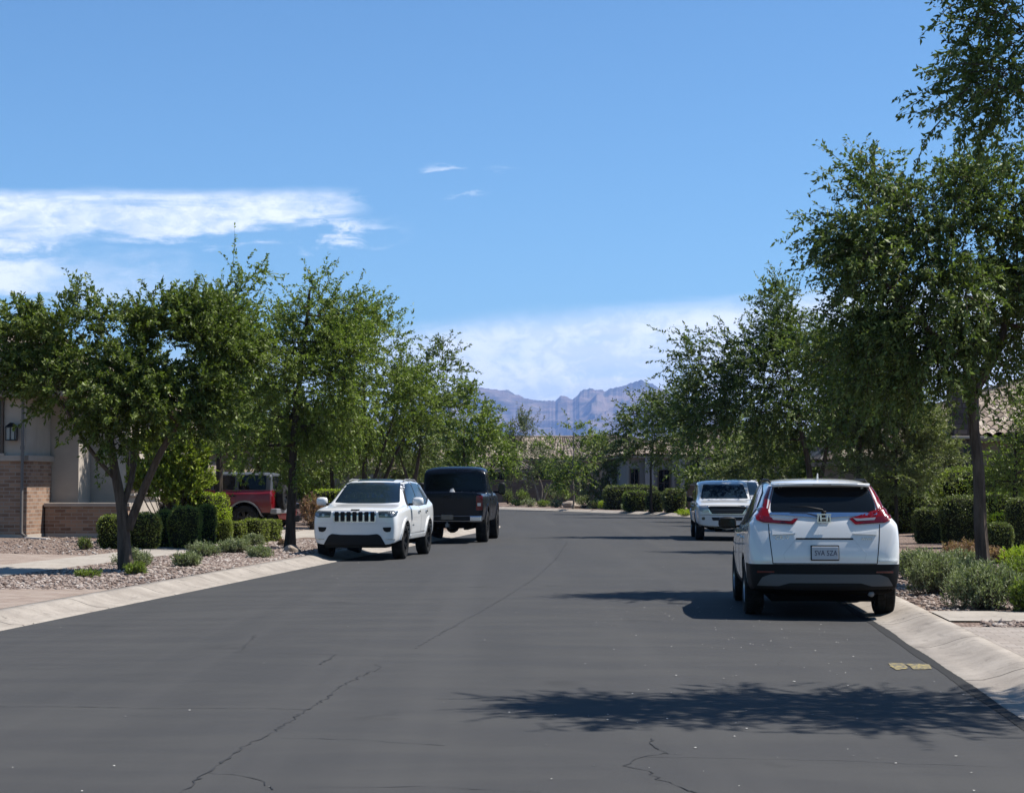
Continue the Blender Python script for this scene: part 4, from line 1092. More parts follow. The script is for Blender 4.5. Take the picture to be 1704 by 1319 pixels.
def strip(pts, w_):
    """polyline -> thin outlines"""
    out = []
    for a, b in zip(pts[:-1], pts[1:]):
        a = Vector(a); b = Vector(b); n = (b-a).normalized(); n = Vector((-n.y, n.x))*w_/2
        out.append([tuple(a-n), tuple(b-n), tuple(b+n), tuple(a+n)])
    return out
def seam(bvh, pts, view, parent, w_=.008, m_=None, name='panel_gap'):
    return panel(name, bvh, strip(pts, w_), view, m_ or M_seam, parent, off=.0015, thick=.002, r=0, grid=.05)
def text_mesh(name, s_, size, m_, parent, loc, rot, depth=.002, sx=1.0):
    cu = bpy.data.curves.new(name, 'FONT'); cu.body = s_; cu.size = size; cu.extrude = depth; cu.align_x = 'CENTER'; cu.align_y = 'CENTER'; cu.resolution_u = 3
    ob = link(bpy.data.objects.new(name, cu)); dg = bpy.context.evaluated_depsgraph_get(); me = bpy.data.meshes.new_from_object(ob.evaluated_get(dg))
    bpy.data.objects.remove(ob); me.materials.clear(); me.materials.append(m_)
    o = link(bpy.data.objects.new(name, me)); o.parent = parent; o.location = loc; o.rotation_euler = rot; o.scale = (sx, 1, 1); return o
ROT_REAR = (pi/2, 0, -pi/2); ROT_FRONT = (pi/2, 0, pi/2)

def wheel(parent, x, y, R, width, rimm, spokes=5, rim_r=.66, steer=0.0):
    s_ = 1 if y > 0 else -1; h = width/2
    tb = MB(); r0 = R*rim_r
    tb.lathe([(r0, -h*.86), (r0+.02, -h*.98), (R*.90, -h*1.0), (R*.975, -h*.86), (R, -h*.6), (R, -h*.08), (R*.985, -h*.05), (R*.985, h*.05), (R, h*.08), (R, h*.6), (R*.975, h*.86), (R*.90, h), (r0+.02, h*.98), (r0, h*.86)], 'y', k=48)
    for i in range(56):      # tread blocks
        M_ = Matrix.Rotation(2*pi*i/56, 4, 'Y')
        for a_, b_ in ((-.82, -.30), (.30, .82)): tb.box(-.011, .011, h*a_, h*b_, R-.004, R+.004, M=M_)
    rb = MB()
    rb.lathe([(r0*1.0, -h*.8), (r0*1.0, h*.86), (r0*.93, h*.90), (r0*.91, h*.7), (r0*.91, -h*.8)], 'y', k=40)
    rb.lathe([(0.0, h*.45), (r0*.22, h*.45), (r0*.20, h*.62), (0.001, h*.66)], 'y', k=20)
    rb.lathe([(0.02, -h*.3), (r0*.6, -h*.3), (r0*.6, -h*.22), (0.02, -h*.22)], 'y', k=28)
    for i in range(spokes):
        a = 2*pi*i/spokes; M_ = Matrix.Rotation(a, 4, 'Y')
        for dd in (-.11, .11):
            M2 = M_ @ Matrix.Rotation(dd*1.4, 4, 'Y')
            rb.add([M2 @ Vector(v) for v in [(-.022, h*.45, r0*.15), (.022, h*.45, r0*.15), (.016, h*.70, r0*.95), (-.016, h*.70, r0*.95), (-.022, h*.60, r0*.15), (.022, h*.60, r0*.15), (.016, h*.84, r0*.95), (-.016, h*.84, r0*.95)]],
                   [(0, 1, 2, 3), (7, 6, 5, 4), (0, 4, 5, 1), (1, 5, 6, 2), (2, 6, 7, 3), (3, 7, 4, 0)])
    w_ = rb.build('wheel', rimm, parent, auto=35); w_.location = (x, y, R); w_.rotation_euler = (0, random.uniform(0, 1), (0 if s_ > 0 else pi)+steer)
    t_ = tb.build('tyre', M_tyre, w_, auto=35)
    return w_
def mirror_part(parent, x, y, z, m_, size=(.10, .20, .15), glass=M_glass, name='door_mirror', dirn=-1, arm=.08):
    s_ = 1 if y > 0 else -1; a, b, c = size; mb = MB(); bm = bmesh.new(); bmesh.ops.create_cube(bm, size=1)
    bmesh.ops.subdivide_edges(bm, edges=bm.edges[:], cuts=2, use_grid_fill=True)
    for v in bm.verts:
        q = Vector((v.co.x*2, v.co.y*2, v.co.z*2)); k = (abs(q.x)**4+abs(q.y)**4+abs(q.z)**4)**.25; q = q/k
        v.co = Vector((q.x*a/2*(1 if q.x < 0 else 1.1), q.y*b/2, q.z*c/2))
    mb.bm(bm, 0, Matrix.Translation((x, y, z)))
    mb.box(x-.02, x+.05, min(y, y-s_*(b/2+arm)), max(y, y-s_*(b/2+arm)), z-c*.38, z-c*.2, 1)
    o = mb.build(name, [m_, M_trim], parent, smooth=True)
    g = MB().bbox(x-a*.5-.006, x-a*.5+.01, y-b*.42, y+b*.42, z-c*.38, z+c*.38, .004); g.build('mirror_glass', glass, o)
    return o
def place(root, x, y, hx, hy, z=.0):
    root.location = (x, y, z); root.rotation_euler = (0, 0, math.atan2(hy, hx))

# ---------------------------------------------------------------- white compact SUV, seen from behind (right kerb)
def make_hatch_suv():
    r = empty('parked_car'); R = .352
    wh = [(1.36, .80), (1.36, -.80), (-1.30, .80), (-1.30, -.80)]
    st = [(-2.27, .40, .70, 0, 0, .74, 1), (-2.255, .34, .80, 0, 0, .86, 1), (-2.19, .30, .885, 0, 0, 1.08, 1), (-2.12, .28, .905, 0, 0, 1.26, 1),
          (-1.82, .27, .915, 1.13, .645, 1.595, 0), (-1.62, .27, .92, 1.12, .655, 1.655, 0), (-1.1, .26, .925, 1.09, .665, 1.685, 0), (-.3, .25, .925, 1.05, .67, 1.69, 0),
          (.42, .25, .922, 1.03, .64, 1.645, 0), (1.28, .25, .92, 0, 0, 1.10, 1), (1.8, .25, .905, 0, 0, 1.02, 1), (2.12, .26, .86, 0, 0, .92, 1), (2.26, .28, .76, 0, 0, .80, 1), (2.30, .34, .62, 0, 0, .70, 1)]
    def pick(c, n):
        if c.x < -1.75 and c.z < .655: return 2
        if c.z < .40: return 2
        return 0
    body, bvh = car_body('body', st, r, [P_white, M_under, M_plas], wh, R, planes=[((0, 0, .655), (0, 0, 1)), ((0, 0, .40), (0, 0, 1)), ((-1.75, 0, 0), (1, 0, 0))], pick=pick, crease=(5, 6, 7), screase=(4,), lev=3)
    # rear glass
    g_ = [(.63, 1.262), (-.63, 1.262), (-.615, 1.40), (-.555, 1.585), (.555, 1.585), (.615, 1.40)]
    panel('rear_window', bvh, g_, 'rear', M_glass, r, .004, .01, .05, .05)
    w_ = MB(); w_.tube([(-2.165, -.0, 1.27), (-2.20, .02, 1.30), (-2.16, .20, 1.335), (-2.15, .40, 1.335)], [.014, .012, .008, .005]); w_.lathe([(0.001, -.01), (.03, -.01), (.03, .02), (.001, .02)], 'z', (-2.165, 0, 1.265), 16)
    w_.build('rear_wiper', M_trim, r, smooth=True)
    # tail lamps
    low = [(.80, 1.30), (.70, 1.325), (.655, 1.30), (.64, 1.205), (.43, 1.185), (.30, 1.195), (.37, 1.122), (.72, 1.145), (.80, 1.175)]
    up = [(.645, 1.30), (.715, 1.33), (.685, 1.44), (.618, 1.575), (.568, 1.575), (.612, 1.43)]
    for s_ in (1, -1):
        f = (lambda p: p) if s_ > 0 else mirror
        l = panel('tail_lamp', bvh, f(low), 'rear', M_redlens, r, .016, .03, .012, .04)
        panel('lamp_strip', bvh, f(up), 'rear', M_redlens, l, .012, .03, .01, .04)
        panel('painted_highlight', bvh, f([(.655, 1.31), (.672, 1.31), (.640, 1.44), (.596, 1.56), (.580, 1.56), (.624, 1.43)]), 'rear', M_tail_w, l, .0155, .004, 0, .04)  # highlight on the lamp strip, painted as a white band
        panel('clear_lens', bvh, f([(.62, 1.205), (.43, 1.192), (.345, 1.196), (.39, 1.163), (.60, 1.175)]), 'rear', M_clear, l, .0195, .004, .006, .05)
        panel('dark_lens', bvh, f([(.76, 1.225), (.66, 1.215), (.50, 1.165), (.42, 1.13), (.70, 1.15), (.76, 1.175)]), 'rear', M_redlens2, l, .0185, .002, .006, .05)
        panel('reflector', bvh, f([(.80, .575), (.60, .572), (.60, .553), (.80, .55)]), 'rear', M_redlens2, r, .012, .02, .006, .05)
        # crease wedge at the corner of the tailgate
        panel('tailgate_crease', bvh, f([(.62, 1.05), (.34, 1.02), (.34, 1.012), (.62, 1.0)]), 'rear', P_white, r, .018, .03, .004, .05)
        panel('bumper_ledge', bvh, f([(.86, .705), (.64, .70), (.64, .684), (.86, .684)]), 'rear', P_white, r, .02, .03, .004, .05)
    panel('trim_bar', bvh, [(.64, 1.262), (.64, 1.238), (.12, 1.205), (-.12, 1.205), (-.64, 1.238), (-.64, 1.262)], 'rear', M_chrome, r, .016, .03, .008, .06)
    # badge: chrome surround with an H
    bd = MB(); X = -2.19
    for pts in ([(-.085, 1.155), (-.075, 1.245), (-.06, 1.245), (-.068, 1.155)], [(.085, 1.155), (.075, 1.245), (.06, 1.245), (.068, 1.155)], [(-.085, 1.238), (-.085, 1.252), (.085, 1.252), (.085, 1.238)], [(-.07, 1.148), (-.07, 1.160), (.07, 1.160), (.07, 1.148)],
                [(-.045, 1.165), (-.052, 1.235), (-.030, 1.235), (-.026, 1.165)], [(.045, 1.165), (.052, 1.235), (.030, 1.235), (.026, 1.165)], [(-.03, 1.193), (-.03, 1.207), (.03, 1.207), (.03, 1.193)]):
        bd.prism(pts, 0, .012, M=Matrix.Translation((X, 0, 0)) @ Matrix(((0, 0, -1, 0), (1, 0, 0, 0), (0, 1, 0, 0), (0, 0, 0, 1))))
    bd.build('badge', M_chrome, r)
    panel('badge_backing', bvh, [(.08, 1.245), (-.08, 1.245), (-.072, 1.155), (.072, 1.155)], 'rear', M_trim, r, .012, .02, .01, .05)
    # plate; shade of the recess above it painted as a dark strip
    panel('recess_shade', bvh, [(.335, .965), (-.335, .965), (-.345, .945), (.345, .945)], 'rear', M_seam, r, .003, .01, .004, .05)
    px_ = bvh.ray_cast(Vector((-9, 0, .785)), Vector((1, 0, 0)))[0].x
    pl = MB().bbox(px_-.030, px_-.016, -.157, .157, .71, .865, .006).build('number_plate', M_plate, r); panel('plate_frame', bvh, [(.168, .878), (-.168, .878), (-.168, .698), (.168, .698)], 'rear', M_seam, r, .010, .02, .01, .05)
    text_mesh('plate_text', "SVA 5ZA", .088, M_ink, pl, (px_-.0315, -.01, .785), ROT_REAR, .001, .80)
    text_mesh('model_lettering', "CR-V", .062, M_chrome, r, (bvh.ray_cast(Vector((-9, .5, .965)), Vector((1, 0, 0)))[0].x-.004, .50, .965), ROT_REAR, .002, 1.25)
    text_mesh('model_lettering', "AWD", .045, M_chrome, r, (bvh.ray_cast(Vector((-9, .5, .955)), Vector((1, 0, 0)))[0].x-.004, -.50, .955), ROT_REAR, .002, 1.25)
    for s_ in (1, -1):
        seam(bvh, [(s_*.66, 1.13), (s_*.648, .95), (s_*.615, .66)], 'rear', r, .010)
    seam(bvh, [(.615, .662), (-.615, .662)], 'rear', r, .010)
    # sloping creases around the plate: their shade painted as grey strips
    for s_ in (1, -1): seam(bvh, [(s_*.345, .945), (s_*.49, .77), (s_*.47, .70)], 'rear', r, .006, P_silver, 'crease')
    panel('skid_plate', bvh, [(.74, .50), (.64, .535), (.0, .535), (-.64, .535), (-.74, .50), (-.80, .40), (-.55, .395), (-.42, .43), (.42, .43), (.55, .395), (.80, .40)], 'rear', M_skidd, r, .012, .03, .01, .06)
    sp = MB(); 
    hp = [(-1.66, .60), (-1.80, .598), (-1.88, .575), (-1.935, .52), (-1.965, .43), (-1.975, .22), (-1.978, 0)]
    pl_ = hp+[(x_, -y_) for x_, y_ in hp[-2::-1]]; n_ = len(pl_)
    sp.add([(x_, y_, 1.655+(x_+1.66)*.10-.03*(abs(y_)/.6)**4) for x_, y_ in pl_]+[(x_+.005, y_*.985, 1.60-(abs(y_)/.6)**4*.03+(x_+1.66)*.03) for x_, y_ in pl_],
           [tuple(range(n_)), tuple(range(2*n_-1, n_-1, -1))]+[(i, n_+i, n_+(i+1) % n_, (i+1) % n_) for i in range(n_)])
    o = sp.build('spoiler', P_white, r); bv = o.modifiers.new('b', 'BEVEL'); bv.width = .014; bv.segments = 3
    MB().box(-1.974, -1.962, -.11, .11, 1.598, 1.610).build('brake_light', M_redlens2, o)
    an = MB().add([(-1.40, -.012, 1.67), (-1.40, .012, 1.67), (-1.20, 0, 1.675), (-1.42, -.006, 1.742), (-1.42, .006, 1.742)], [(0, 1, 4, 3), (0, 3, 2), (1, 2, 4), (3, 4, 2), (0, 2, 1)]); an.build('antenna', P_white, r)
    # sides
    for v_, s_ in (('left', 1), ('right', -1)):
        panel('window_trim', bvh, [(.95, 1.06), (.28, 1.60), (-.9, 1.635), (-1.62, 1.50), (-1.75, 1.28), (-1.2, 1.13)], v_, M_trim, r, .003, .01, .04, .08)
        panel('side_window', bvh, [(.80, 1.085), (.27, 1.565), (-.28, 1.60), (-.28, 1.075)], v_, M_glass, r, .006, .008, .04, .08)
        panel('side_window', bvh, [(-.34, 1.08), (-.34, 1.60), (-1.02, 1.595), (-1.10, 1.14)], v_, M_glass, r, .006, .008, .04, .08)
        panel('side_window', bvh, [(-1.16, 1.16), (-1.08, 1.59), (-1.50, 1.50), (-1.63, 1.30)], v_, M_glass, r, .006, .008, .04, .08)
        for pts in ([(-.31, 1.06), (-.30, .42)], [(.72, 1.0), (.62, .42)], [(-1.12, 1.10), (-1.12, .80), (-.92, .55), (-.88, .42)]): seam(bvh, pts, v_, r)
        for hx in (-.05, -.95): panel('door_handle', bvh, [(hx-.09, .955), (hx+.09, .955), (hx+.09, .925), (hx-.09, .925)], v_, P_white, r, .03, .03, .012, .05)
        mirror_part(r, .62, s_*1.03, 1.09, M_trim if s_ < 0 else M_trim, (.14, .24, .16))
        rl = MB().tube([(.1, s_*.62, 1.63), (-.2, s_*.60, 1.668), (-1.2, s_*.60, 1.662), (-1.5, s_*.59, 1.63)], .014, 6).build('roof_rail', M_trim, r, smooth=True)
    panel('windscreen', bvh, [(.70, 1.14), (.56, 1.60), (-.56, 1.60), (-.70, 1.14)], 'front', M_glassb, r, .004, .01, .05, .07)
    for f in (lambda p: p, mirror): panel('headlamp', bvh, f([(.80, .86), (.40, .80), (.42, .72), (.80, .76)]), 'front', M_clear, r, .01, .02, .02, .05)
    panel('grille', bvh, [(.40, .79), (-.40, .79), (-.34, .58), (.34, .58)], 'front', M_trim, r, .008, .02, .02, .06)
    # exhaust, underbody
    MB().box(-2.05, 1.9, -.62, .62, .20, .34).build('underside', M_under, r)
    MB().tube([(-1.9, -.55, .30), (-2.22, -.55, .30)], .035, 12).build('exhaust', M_skid, r, smooth=True)
    for wx, wy in wh: wheel(r, wx, wy, R, .235, M_rims)
    return r
car1 = make_hatch_suv(); place(car1, 3.73+2.28*.0752, 21.55+2.28*.997, .0752, .997, .02)
tag(car1, 'white hatchback SUV seen from behind at the right kerb, with red L shaped tail lamps', 'car')

# ---------------------------------------------------------------- white off-road SUV facing the camera
def make_offroad_suv(paint, small=False):
    r = empty('parked_car'); R = .385
    wh = [(1.47, .82), (1.47, -.82), (-1.445, .82), (-1.445, -.82)]
    st = [(-2.41, .48, .74, 0, 0, .86, 1), (-2.37, .40, .87, 0, 0, 1.10, 1), (-2.28, .38, .93, 0, 0, 1.28, 1), (-2.02, .37, .955, 1.17, .66, 1.66, 0), (-1.7, .36, .965, 1.15, .69, 1.725, 0),
          (-1.2, .36, .97, 1.13, .70, 1.75, 0), (-.3, .35, .97, 1.11, .705, 1.765, 0), (.38, .35, .97, 1.09, .685, 1.715, 0), (1.12, .35, .97, 0, 0, 1.20, 1), (1.6, .35, .97, 0, 0, 1.165, 1),
          (2.08, .34, .955, 0, 0, 1.125, 1), (2.28, .31, .925, 0, 0, 1.09, 1), (2.36, .30, .88, 0, 0, 1.06, 1), (2.40, .33, .80, 0, 0, 1.02, 1)]
    body, bvh = car_body('body', st, r, [paint, M_under, M_plas], wh, R, planes=[((0, 0, .36), (0, 0, 1))], pick=lambda c, n: 2 if c.z < .36 and abs(c.x) < 2.0 else 0, crease=(5, 6, 7), screase=(8,), lev=3, wellr=.07)
    panel('windscreen', bvh, [(.735, 1.225), (.60, 1.655), (.3, 1.67), (-.3, 1.67), (-.60, 1.655), (-.735, 1.225), (-.4, 1.205), (.4, 1.205)], 'front', M_glassb, r, .004, .01, .04, .07)
    # seven slots
    gb = panel('grille', bvh, [(.47, 1.045), (-.47, 1.045), (-.46, .815), (.46, .815)], 'front', M_chrome, r, .006, .02, .03, .06)
    for i in range(7):
        c = (i-3)*.1305
        panel('grille_slot', bvh, [(c+.048, 1.03), (c-.048, 1.03), (c-.046, .83), (c+.046, .83)], 'front', M_trim, gb, .013, .01, .02, .06)
    for s_ in (1, -1):
        f = (lambda p: p) if s_ > 0 else mirror
        h = panel('headlamp', bvh, f([(.90, 1.045), (.51, 1.045), (.535, .915), (.80, .912), (.89, .955)]), 'front', M_lampdark, r, .008, .02, .015, .05)
        panel('lamp_bulb', bvh, f([(.72, .99), (.66, .99), (.66, .935), (.72, .935)]), 'front', M_clear, h, .014, .006, .02, .05)
        panel('lamp_bulb', bvh, f([(.84, 1.0), (.78, 1.0), (.78, .945), (.84, .945)]), 'front', M_clear, h, .014, .006, .02, .05, )
        panel('fog_lamp', bvh, f([(.80, .71), (.61, .705), (.64, .63), (.70, .60), (.78, .615)]), 'front', M_trim, r, .008, .02, .02, .05)
        panel('bumper_accent', bvh, f([(.87, .46), (.66, .455), (.66, .440), (.87, .445)]), 'front', M_chrome, r, .010, .02, .004, .05)
    panel('lower_grille', bvh, [(.50, .565), (.30, .545), (-.30, .545), (-.50, .565), (-.57, .52), (-.68, .325), (.68, .325), (.57, .52)], 'front', M_trim, r, .012, .03, .03, .06)
    MB().box(1.7, 2.30, -.66, .66, .265, .40).build('front_valance', M_trim, r)
    seam(bvh, [(.93, 1.055), (.5, 1.062), (-.5, 1.062), (-.93, 1.055)], 'front', r, .010)
    seam(bvh, [(.90, .80), (.5, .785), (-.5, .785), (-.90, .80)], 'front', r, .007, P_silver, 'crease')  # shade of the nose crease put in as a grey line
    panel('badge', bvh, [(.095, 1.085), (-.095, 1.085), (-.095, 1.062), (.095, 1.062)], 'front', M_trim, r, .008, .01, .008, .1)
    text_mesh('badge_lettering', "Jeep", .06, M_lampdark, r, (2.425, 0, 1.073), ROT_FRONT, .002, 1.3)
    for v_, s_ in (('left', 1), ('right', -1)):
        panel('window_trim', bvh, [(1.02, 1.15), (.36, 1.66), (-.4, 1.705), (-1.5, 1.675), (-1.95, 1.45), (-2.05, 1.30), (-1.4, 1.16)], v_, M_trim, r, .003, .01, .05, .08)
        panel('side_window', bvh, [(.84, 1.175), (.34, 1.625), (-.30, 1.665), (-.30, 1.155)], v_, M_glass, r, .006, .008, .04, .08)
        panel('side_window', bvh, [(-.37, 1.155), (-.37, 1.665), (-1.15, 1.65), (-1.32, 1.18)], v_, M_glass, r, .006, .008, .04, .08)
        panel('side_window', bvh, [(-1.39, 1.20), (-1.23, 1.64), (-1.62, 1.60), (-1.90, 1.34)], v_, M_glass, r, .006, .008, .04, .08)
        for pts in ([(-.335, 1.14), (-.33, .45)], [(.92, 1.10), (.88, .95), (.84, .45)], [(-1.30, 1.14), (-1.28, .9), (-.98, .62), (-.96, .45)]): seam(bvh, pts, v_, r)
        for hx in (-.10, -1.05): panel('door_handle', bvh, [(hx-.09, 1.03), (hx+.09, 1.03), (hx+.09, .995), (hx-.09, .995)], v_, M_chrome if not small else paint, r, .03, .03, .012, .05)
        panel('side_badge', bvh, [(.74, .735), (.56, .735), (.56, .715), (.74, .715)], v_, M_trim, r, .006, .01, .004, .1)
        panel('rocker_trim', bvh, [(.95, .52), (-.95, .52), (-.95, .44), (.95, .44)], v_, paint, r, .03, .03, .02, .12)
        panel('rocker_line', bvh, [(.85, .555), (-.85, .575), (-.85, .54), (.85, .53)], v_, M_skid, r, .008, .02, .008, .12)
        seam(bvh, [(1.0, .88), (-.9, .92)], v_, r, .006, P_silver, 'crease')  # grey line painting the shade of the side crease
        # wheel arch lips
        for wx in (1.47, -1.445):
            rr = R+.07; q = []
            for k in range(15):
                a = radians(-8+k*196/14); q.append((wx+cos(a)*(rr+.002), R+sin(a)*(rr+.002)))
            q2 = [(wx+cos(radians(-8+k*196/14))*(rr+.075), R+sin(radians(-8+k*196/14))*(rr+.06)) for k in range(14, -1, -1)]
            qs = [[q[k], q[k+1], q2[13-k], q2[14-k]] for k in range(14)]
            panel('arch_flare', bvh, qs, v_, paint, r, .022, .05, 0, .12)
        mirror_part(r, .78, s_*1.09, 1.245, paint, (.14, .25, .19))
        MB().tube([(.1, s_*.63, 1.70), (-.2, s_*.62, 1.742), (-1.4, s_*.61, 1.73), (-1.7, s_*.60, 1.68)], .013, 6).build('roof_rail', M_skid, r, smooth=True)
    panel('sunroof', bvh, [(.15, .42), (.15, -.42), (-.75, -.42), (-.75, .42)], 'top', M_glass, r, .006, .01, .04, .15)
    MB().box(-2.1, 2.0, -.62, .62, .27, .42).build('underside', M_under, r)
    panel('rear_window', bvh, [(.62, 1.30), (-.62, 1.30), (-.54, 1.62), (.54, 1.62)], 'rear', M_glass, r, .004, .01, .05, .08)
    for f in (lambda p: p, mirror): panel('tail_lamp', bvh, f([(.86, 1.16), (.52, 1.16), (.54, .98), (.86, .98)]), 'rear', M_redlens, r, .01, .02, .02, .06)
    for wx, wy in wh: wheel(r, wx, wy, R, .265, M_rimd, rim_r=.68)
    return r, bvh
car2, bv2 = make_offroad_suv(P_white); hx, hy = -.125, -.992
place(car2, -3.38-hx*2.41, 38.75-hy*2.41, hx, hy, .02)
tag(car2, 'white off-road SUV with seven slot grille, facing the camera at the left kerb', 'car')
fm = MB().box(.95, .99, .10, .50, 1.215, 1.30)
# copies of the same body type: the vehicle behind the small pickup, the red one on the driveway
car3 = copy_tree(car2); place(car3, 8.25, 65.5, -.09, -1, gz(8.25, 66)-.02)
car3.scale = (.98, .98, 1.05)
tag(car3, 'white vehicle mostly hidden behind the small white pickup, only its roof showing', 'car')
def repaint(root, old, new):
    for ch in root.children_recursive:
        if ch.type == 'MESH' and old.name in [m_.name for m_ in ch.data.materials if m_]:
            ch.data = ch.data.copy()
            for i, m_ in enumerate(ch.data.materials):
                if m_.name == old.name: ch.data.materials[i] = new
for ch in car3.children_recursive:
    if ch.name.startswith('badge_lettering'): bpy.data.objects.remove(ch)

car4 = copy_tree(car2); repaint(car4, P_white, P_red2)
for ch in list(car4.children_recursive):
    if ch.name.startswith('badge_lettering'): bpy.data.objects.remove(ch)
X4 = W(503, 850, 60.3)[0]; place(car4, X4-2.36*.985, 60.3-.1, .99, -.1, gz(X4-2, 60)-.01); car4.scale = (.93, .93, .80)
tag(car4, 'second red car beyond the boxy red one, showing right of the slim trunk', 'car')

# ---------------------------------------------------------------- pickups
def make_pickup(paint, dark=True):
    """long crew cab pickup; local length about 5.4"""
    r = empty('pickup_truck'); R = .385
    wh = [(1.72, .80), (1.72, -.80), (-1.55, .80), (-1.55, -.80)]
    st = [(-2.70, .50, .86, 0, 0, 1.13, 1), (-2.68, .47, .93, 0, 0, 1.175, 1), (-2.5, .46, .945, 0, 0, 1.18, 1), (-1.5, .45, .95, 0, 0, 1.18, 1), (-1.06, .44, .955, 0, 0, 1.18, 1),
          (-1.01, .44, .955, 1.13, .83, 1.66, 0), (-.93, .44, .955, 1.13, .80, 1.79, 0), (-.2, .43, .96, 1.12, .80, 1.81, 0), (.50, .43, .955, 1.11, .76, 1.75, 0), (1.18, .43, .95, 0, 0, 1.20, 1), (1.7, .43, .945, 0, 0, 1.17, 1),
          (2.28, .42, .93, 0, 0, 1.12, 1), (2.50, .40, .89, 0, 0, 1.07, 1), (2.60, .42, .80, 0, 0, 1.00, 1)]
    body, bvh = car_body('body', st, r, [paint, M_under, M_plas], wh, R, cavity=(-2.60, -1.12, -.74, .74, .72, 1.6), crease=(5, 6, 7), screase=(0, 1, 4, 5), lev=3, wellr=.08, cr=.85,
                         pick=lambda c, n: 2 if (c.x < -1.1 and c.x > -2.62 and abs(c.y) < .75 and c.z < 1.15 and c.z > .6) else 0)
    panel('windscreen', bvh, [(.74, 1.235), (.63, 1.675), (-.63, 1.675), (-.74, 1.235)], 'front', M_glassb, r, .004, .01, .05, .07)
    panel('rear_window', bvh, [(.77, 1.225), (.70, 1.71), (-.70, 1.71), (-.77, 1.225)], 'rear', M_glass, r, .006, .01, .05, .08)
    for v_, s_ in (('left', 1), ('right', -1)):
        panel('side_window', bvh, [(.88, 1.185), (.42, 1.63), (.0, 1.66), (.0, 1.175)], v_, M_glass, r, .005, .01, .04, .08)
        panel('side_window', bvh, [(-.08, 1.175), (-.08, 1.665), (-.72, 1.64), (-.80, 1.185)], v_, M_glass, r, .005, .01, .04, .08)
        for pts in ([(-.04, 1.16), (-.04, .52)], [(.98, 1.12), (.95, .52)], [(-.98, 1.12), (-.98, .50)], [(-.86, 1.16), (-.86, .8)]): seam(bvh, pts, v_, r, .010)
        for hx in (.12, -.72): panel('door_handle', bvh, [(hx-.09, 1.03), (hx+.09, 1.03), (hx+.09, .995), (hx-.09, .995)], v_, M_trim if dark else paint, r, .03, .03, .012, .05)
        for wx in (1.72, -1.55):
            rr = R+.08; A_ = [radians(-6+k*192/14) for k in range(15)]
            qs = [[(wx+cos(a)*(rr+.002), R+sin(a)*(rr+.002)), (wx+cos(b)*(rr+.002), R+sin(b)*(rr+.002)), (wx+cos(b)*(rr+.07), R+sin(b)*(rr+.06)), (wx+cos(a)*(rr+.07), R+sin(a)*(rr+.06))] for a, b in zip(A_[:-1], A_[1:])]
            panel('arch_flare', bvh, qs, v_, paint, r, .02, .05, 0, .12)
    # tailgate and lamps
    panel('tailgate', bvh, [(.68, 1.15), (-.68, 1.15), (-.68, .62), (.68, .62)], 'rear', paint, r, .012, .02, .02, .08)
    panel('tailgate_press', bvh, [[(.50, 1.03), (-.50, 1.03), (-.50, 1.012), (.50, 1.012)], [(.58, .86), (-.58, .86), (-.58, .845), (.58, .845)]], 'rear', paint, r, .022, .02, .005, .08)
    panel('tailgate_handle', bvh, [(.10, 1.10), (-.10, 1.10), (-.10, 1.05), (.10, 1.05)], 'rear', M_trim, r, .03, .02, .01, .08)
    for s_ in (1, -1):
        f = (lambda p: p) if s_ > 0 else mirror
        l = panel('tail_lamp', bvh, f([(.90, 1.10), (.74, 1.10), (.74, .76), (.90, .76)]), 'rear', M_redlens, r, .012, .02, .02, .06)
        panel('lens', bvh, f([(.86, .93), (.77, .93), (.77, .86), (.86, .86)]), 'rear', M_tail_w, l, .018, .004, .01, .06)
    MB().box(-2.5, 2.2, -.60, .60, .36, .55).build('underside', M_under, r)
    for s_ in (1, -1): MB().box(-2.2, 2.1, s_*.42-.06, s_*.42+.06, .30, .50).build('chassis_rail', M_under, r)
    MB().tube([(-1.55, -.75, .385), (-1.55, .75, .385)], .06, 10).tube([(-1.7, 0, .385), (-1.4, 0, .385)], .17, 12).build('rear_axle', M_under, r, smooth=True)
    return r, bvh, wh, R
# black pickup, tall on big tyres, seen from behind
pk, bp, wh, R = make_pickup(P_black)
bb_ = MB(); bb_.bbox(-2.90, -2.66, -.90, .90, .50, .64, .03); ob_ = bb_.build('rear_bumper', M_chrome, pk); 
MB().bbox(-2.915, -2.89, -.60, .60, .52, .63, .01).build('bumper_step', M_trim, pk)
pl = MB().bbox(-2.93, -2.915, -.16, .16, .545, .66, .006).build('number_plate', M_lampdark, pk)
hb_ = MB().box(-2.95, -2.6, -.04, .04, .38, .45); hb_.tube([(-2.93, 0, .45), (-2.93, 0, .49)], .02, 10); hb_.build('tow_hitch', M_skid, pk)
for wx, wy in wh: wheel(pk, wx, wy, R, .29, M_rimd, 6, .58)
for s_ in (1, -1):
    m_ = mirror_part(pk, .74, s_*1.14, 1.26, M_trim, (.13, .20, .30), arm=.14)
sk = MB(); sk.add([(-1.6, -.12, 1.0), (-1.6, .16, 1.0), (-1.25, .16, 1.0), (-1.25, -.12, 1.0), (-1.45, .0, 1.27), (-1.38, .08, 1.245)], [(0, 1, 4), (1, 5, 4), (1, 2, 5), (2, 3, 5), (3, 4, 5), (3, 0, 4), (3, 2, 1, 0)])
SX, SY, SZ = 1.115, 1.065, 1.205
pk.scale = (SX, SY, SZ)
hx, hy = .07, .9975
place(pk, -1.80+hx*2.95*SX, 50.0+hy*2.95*SX, hx, hy, .02)
tag(pk, 'tall black pickup seen from behind, parked beyond the white off-road SUV', 'pickup truck')
sko = sk.build('folded_sack', mat('white_sack', (.6, .6, .6), .8)); sko.scale = pk.scale; sko.location = (pk.location.x+.0, pk.location.y, pk.location.z-.0); sko.rotation_euler = pk.rotation_euler
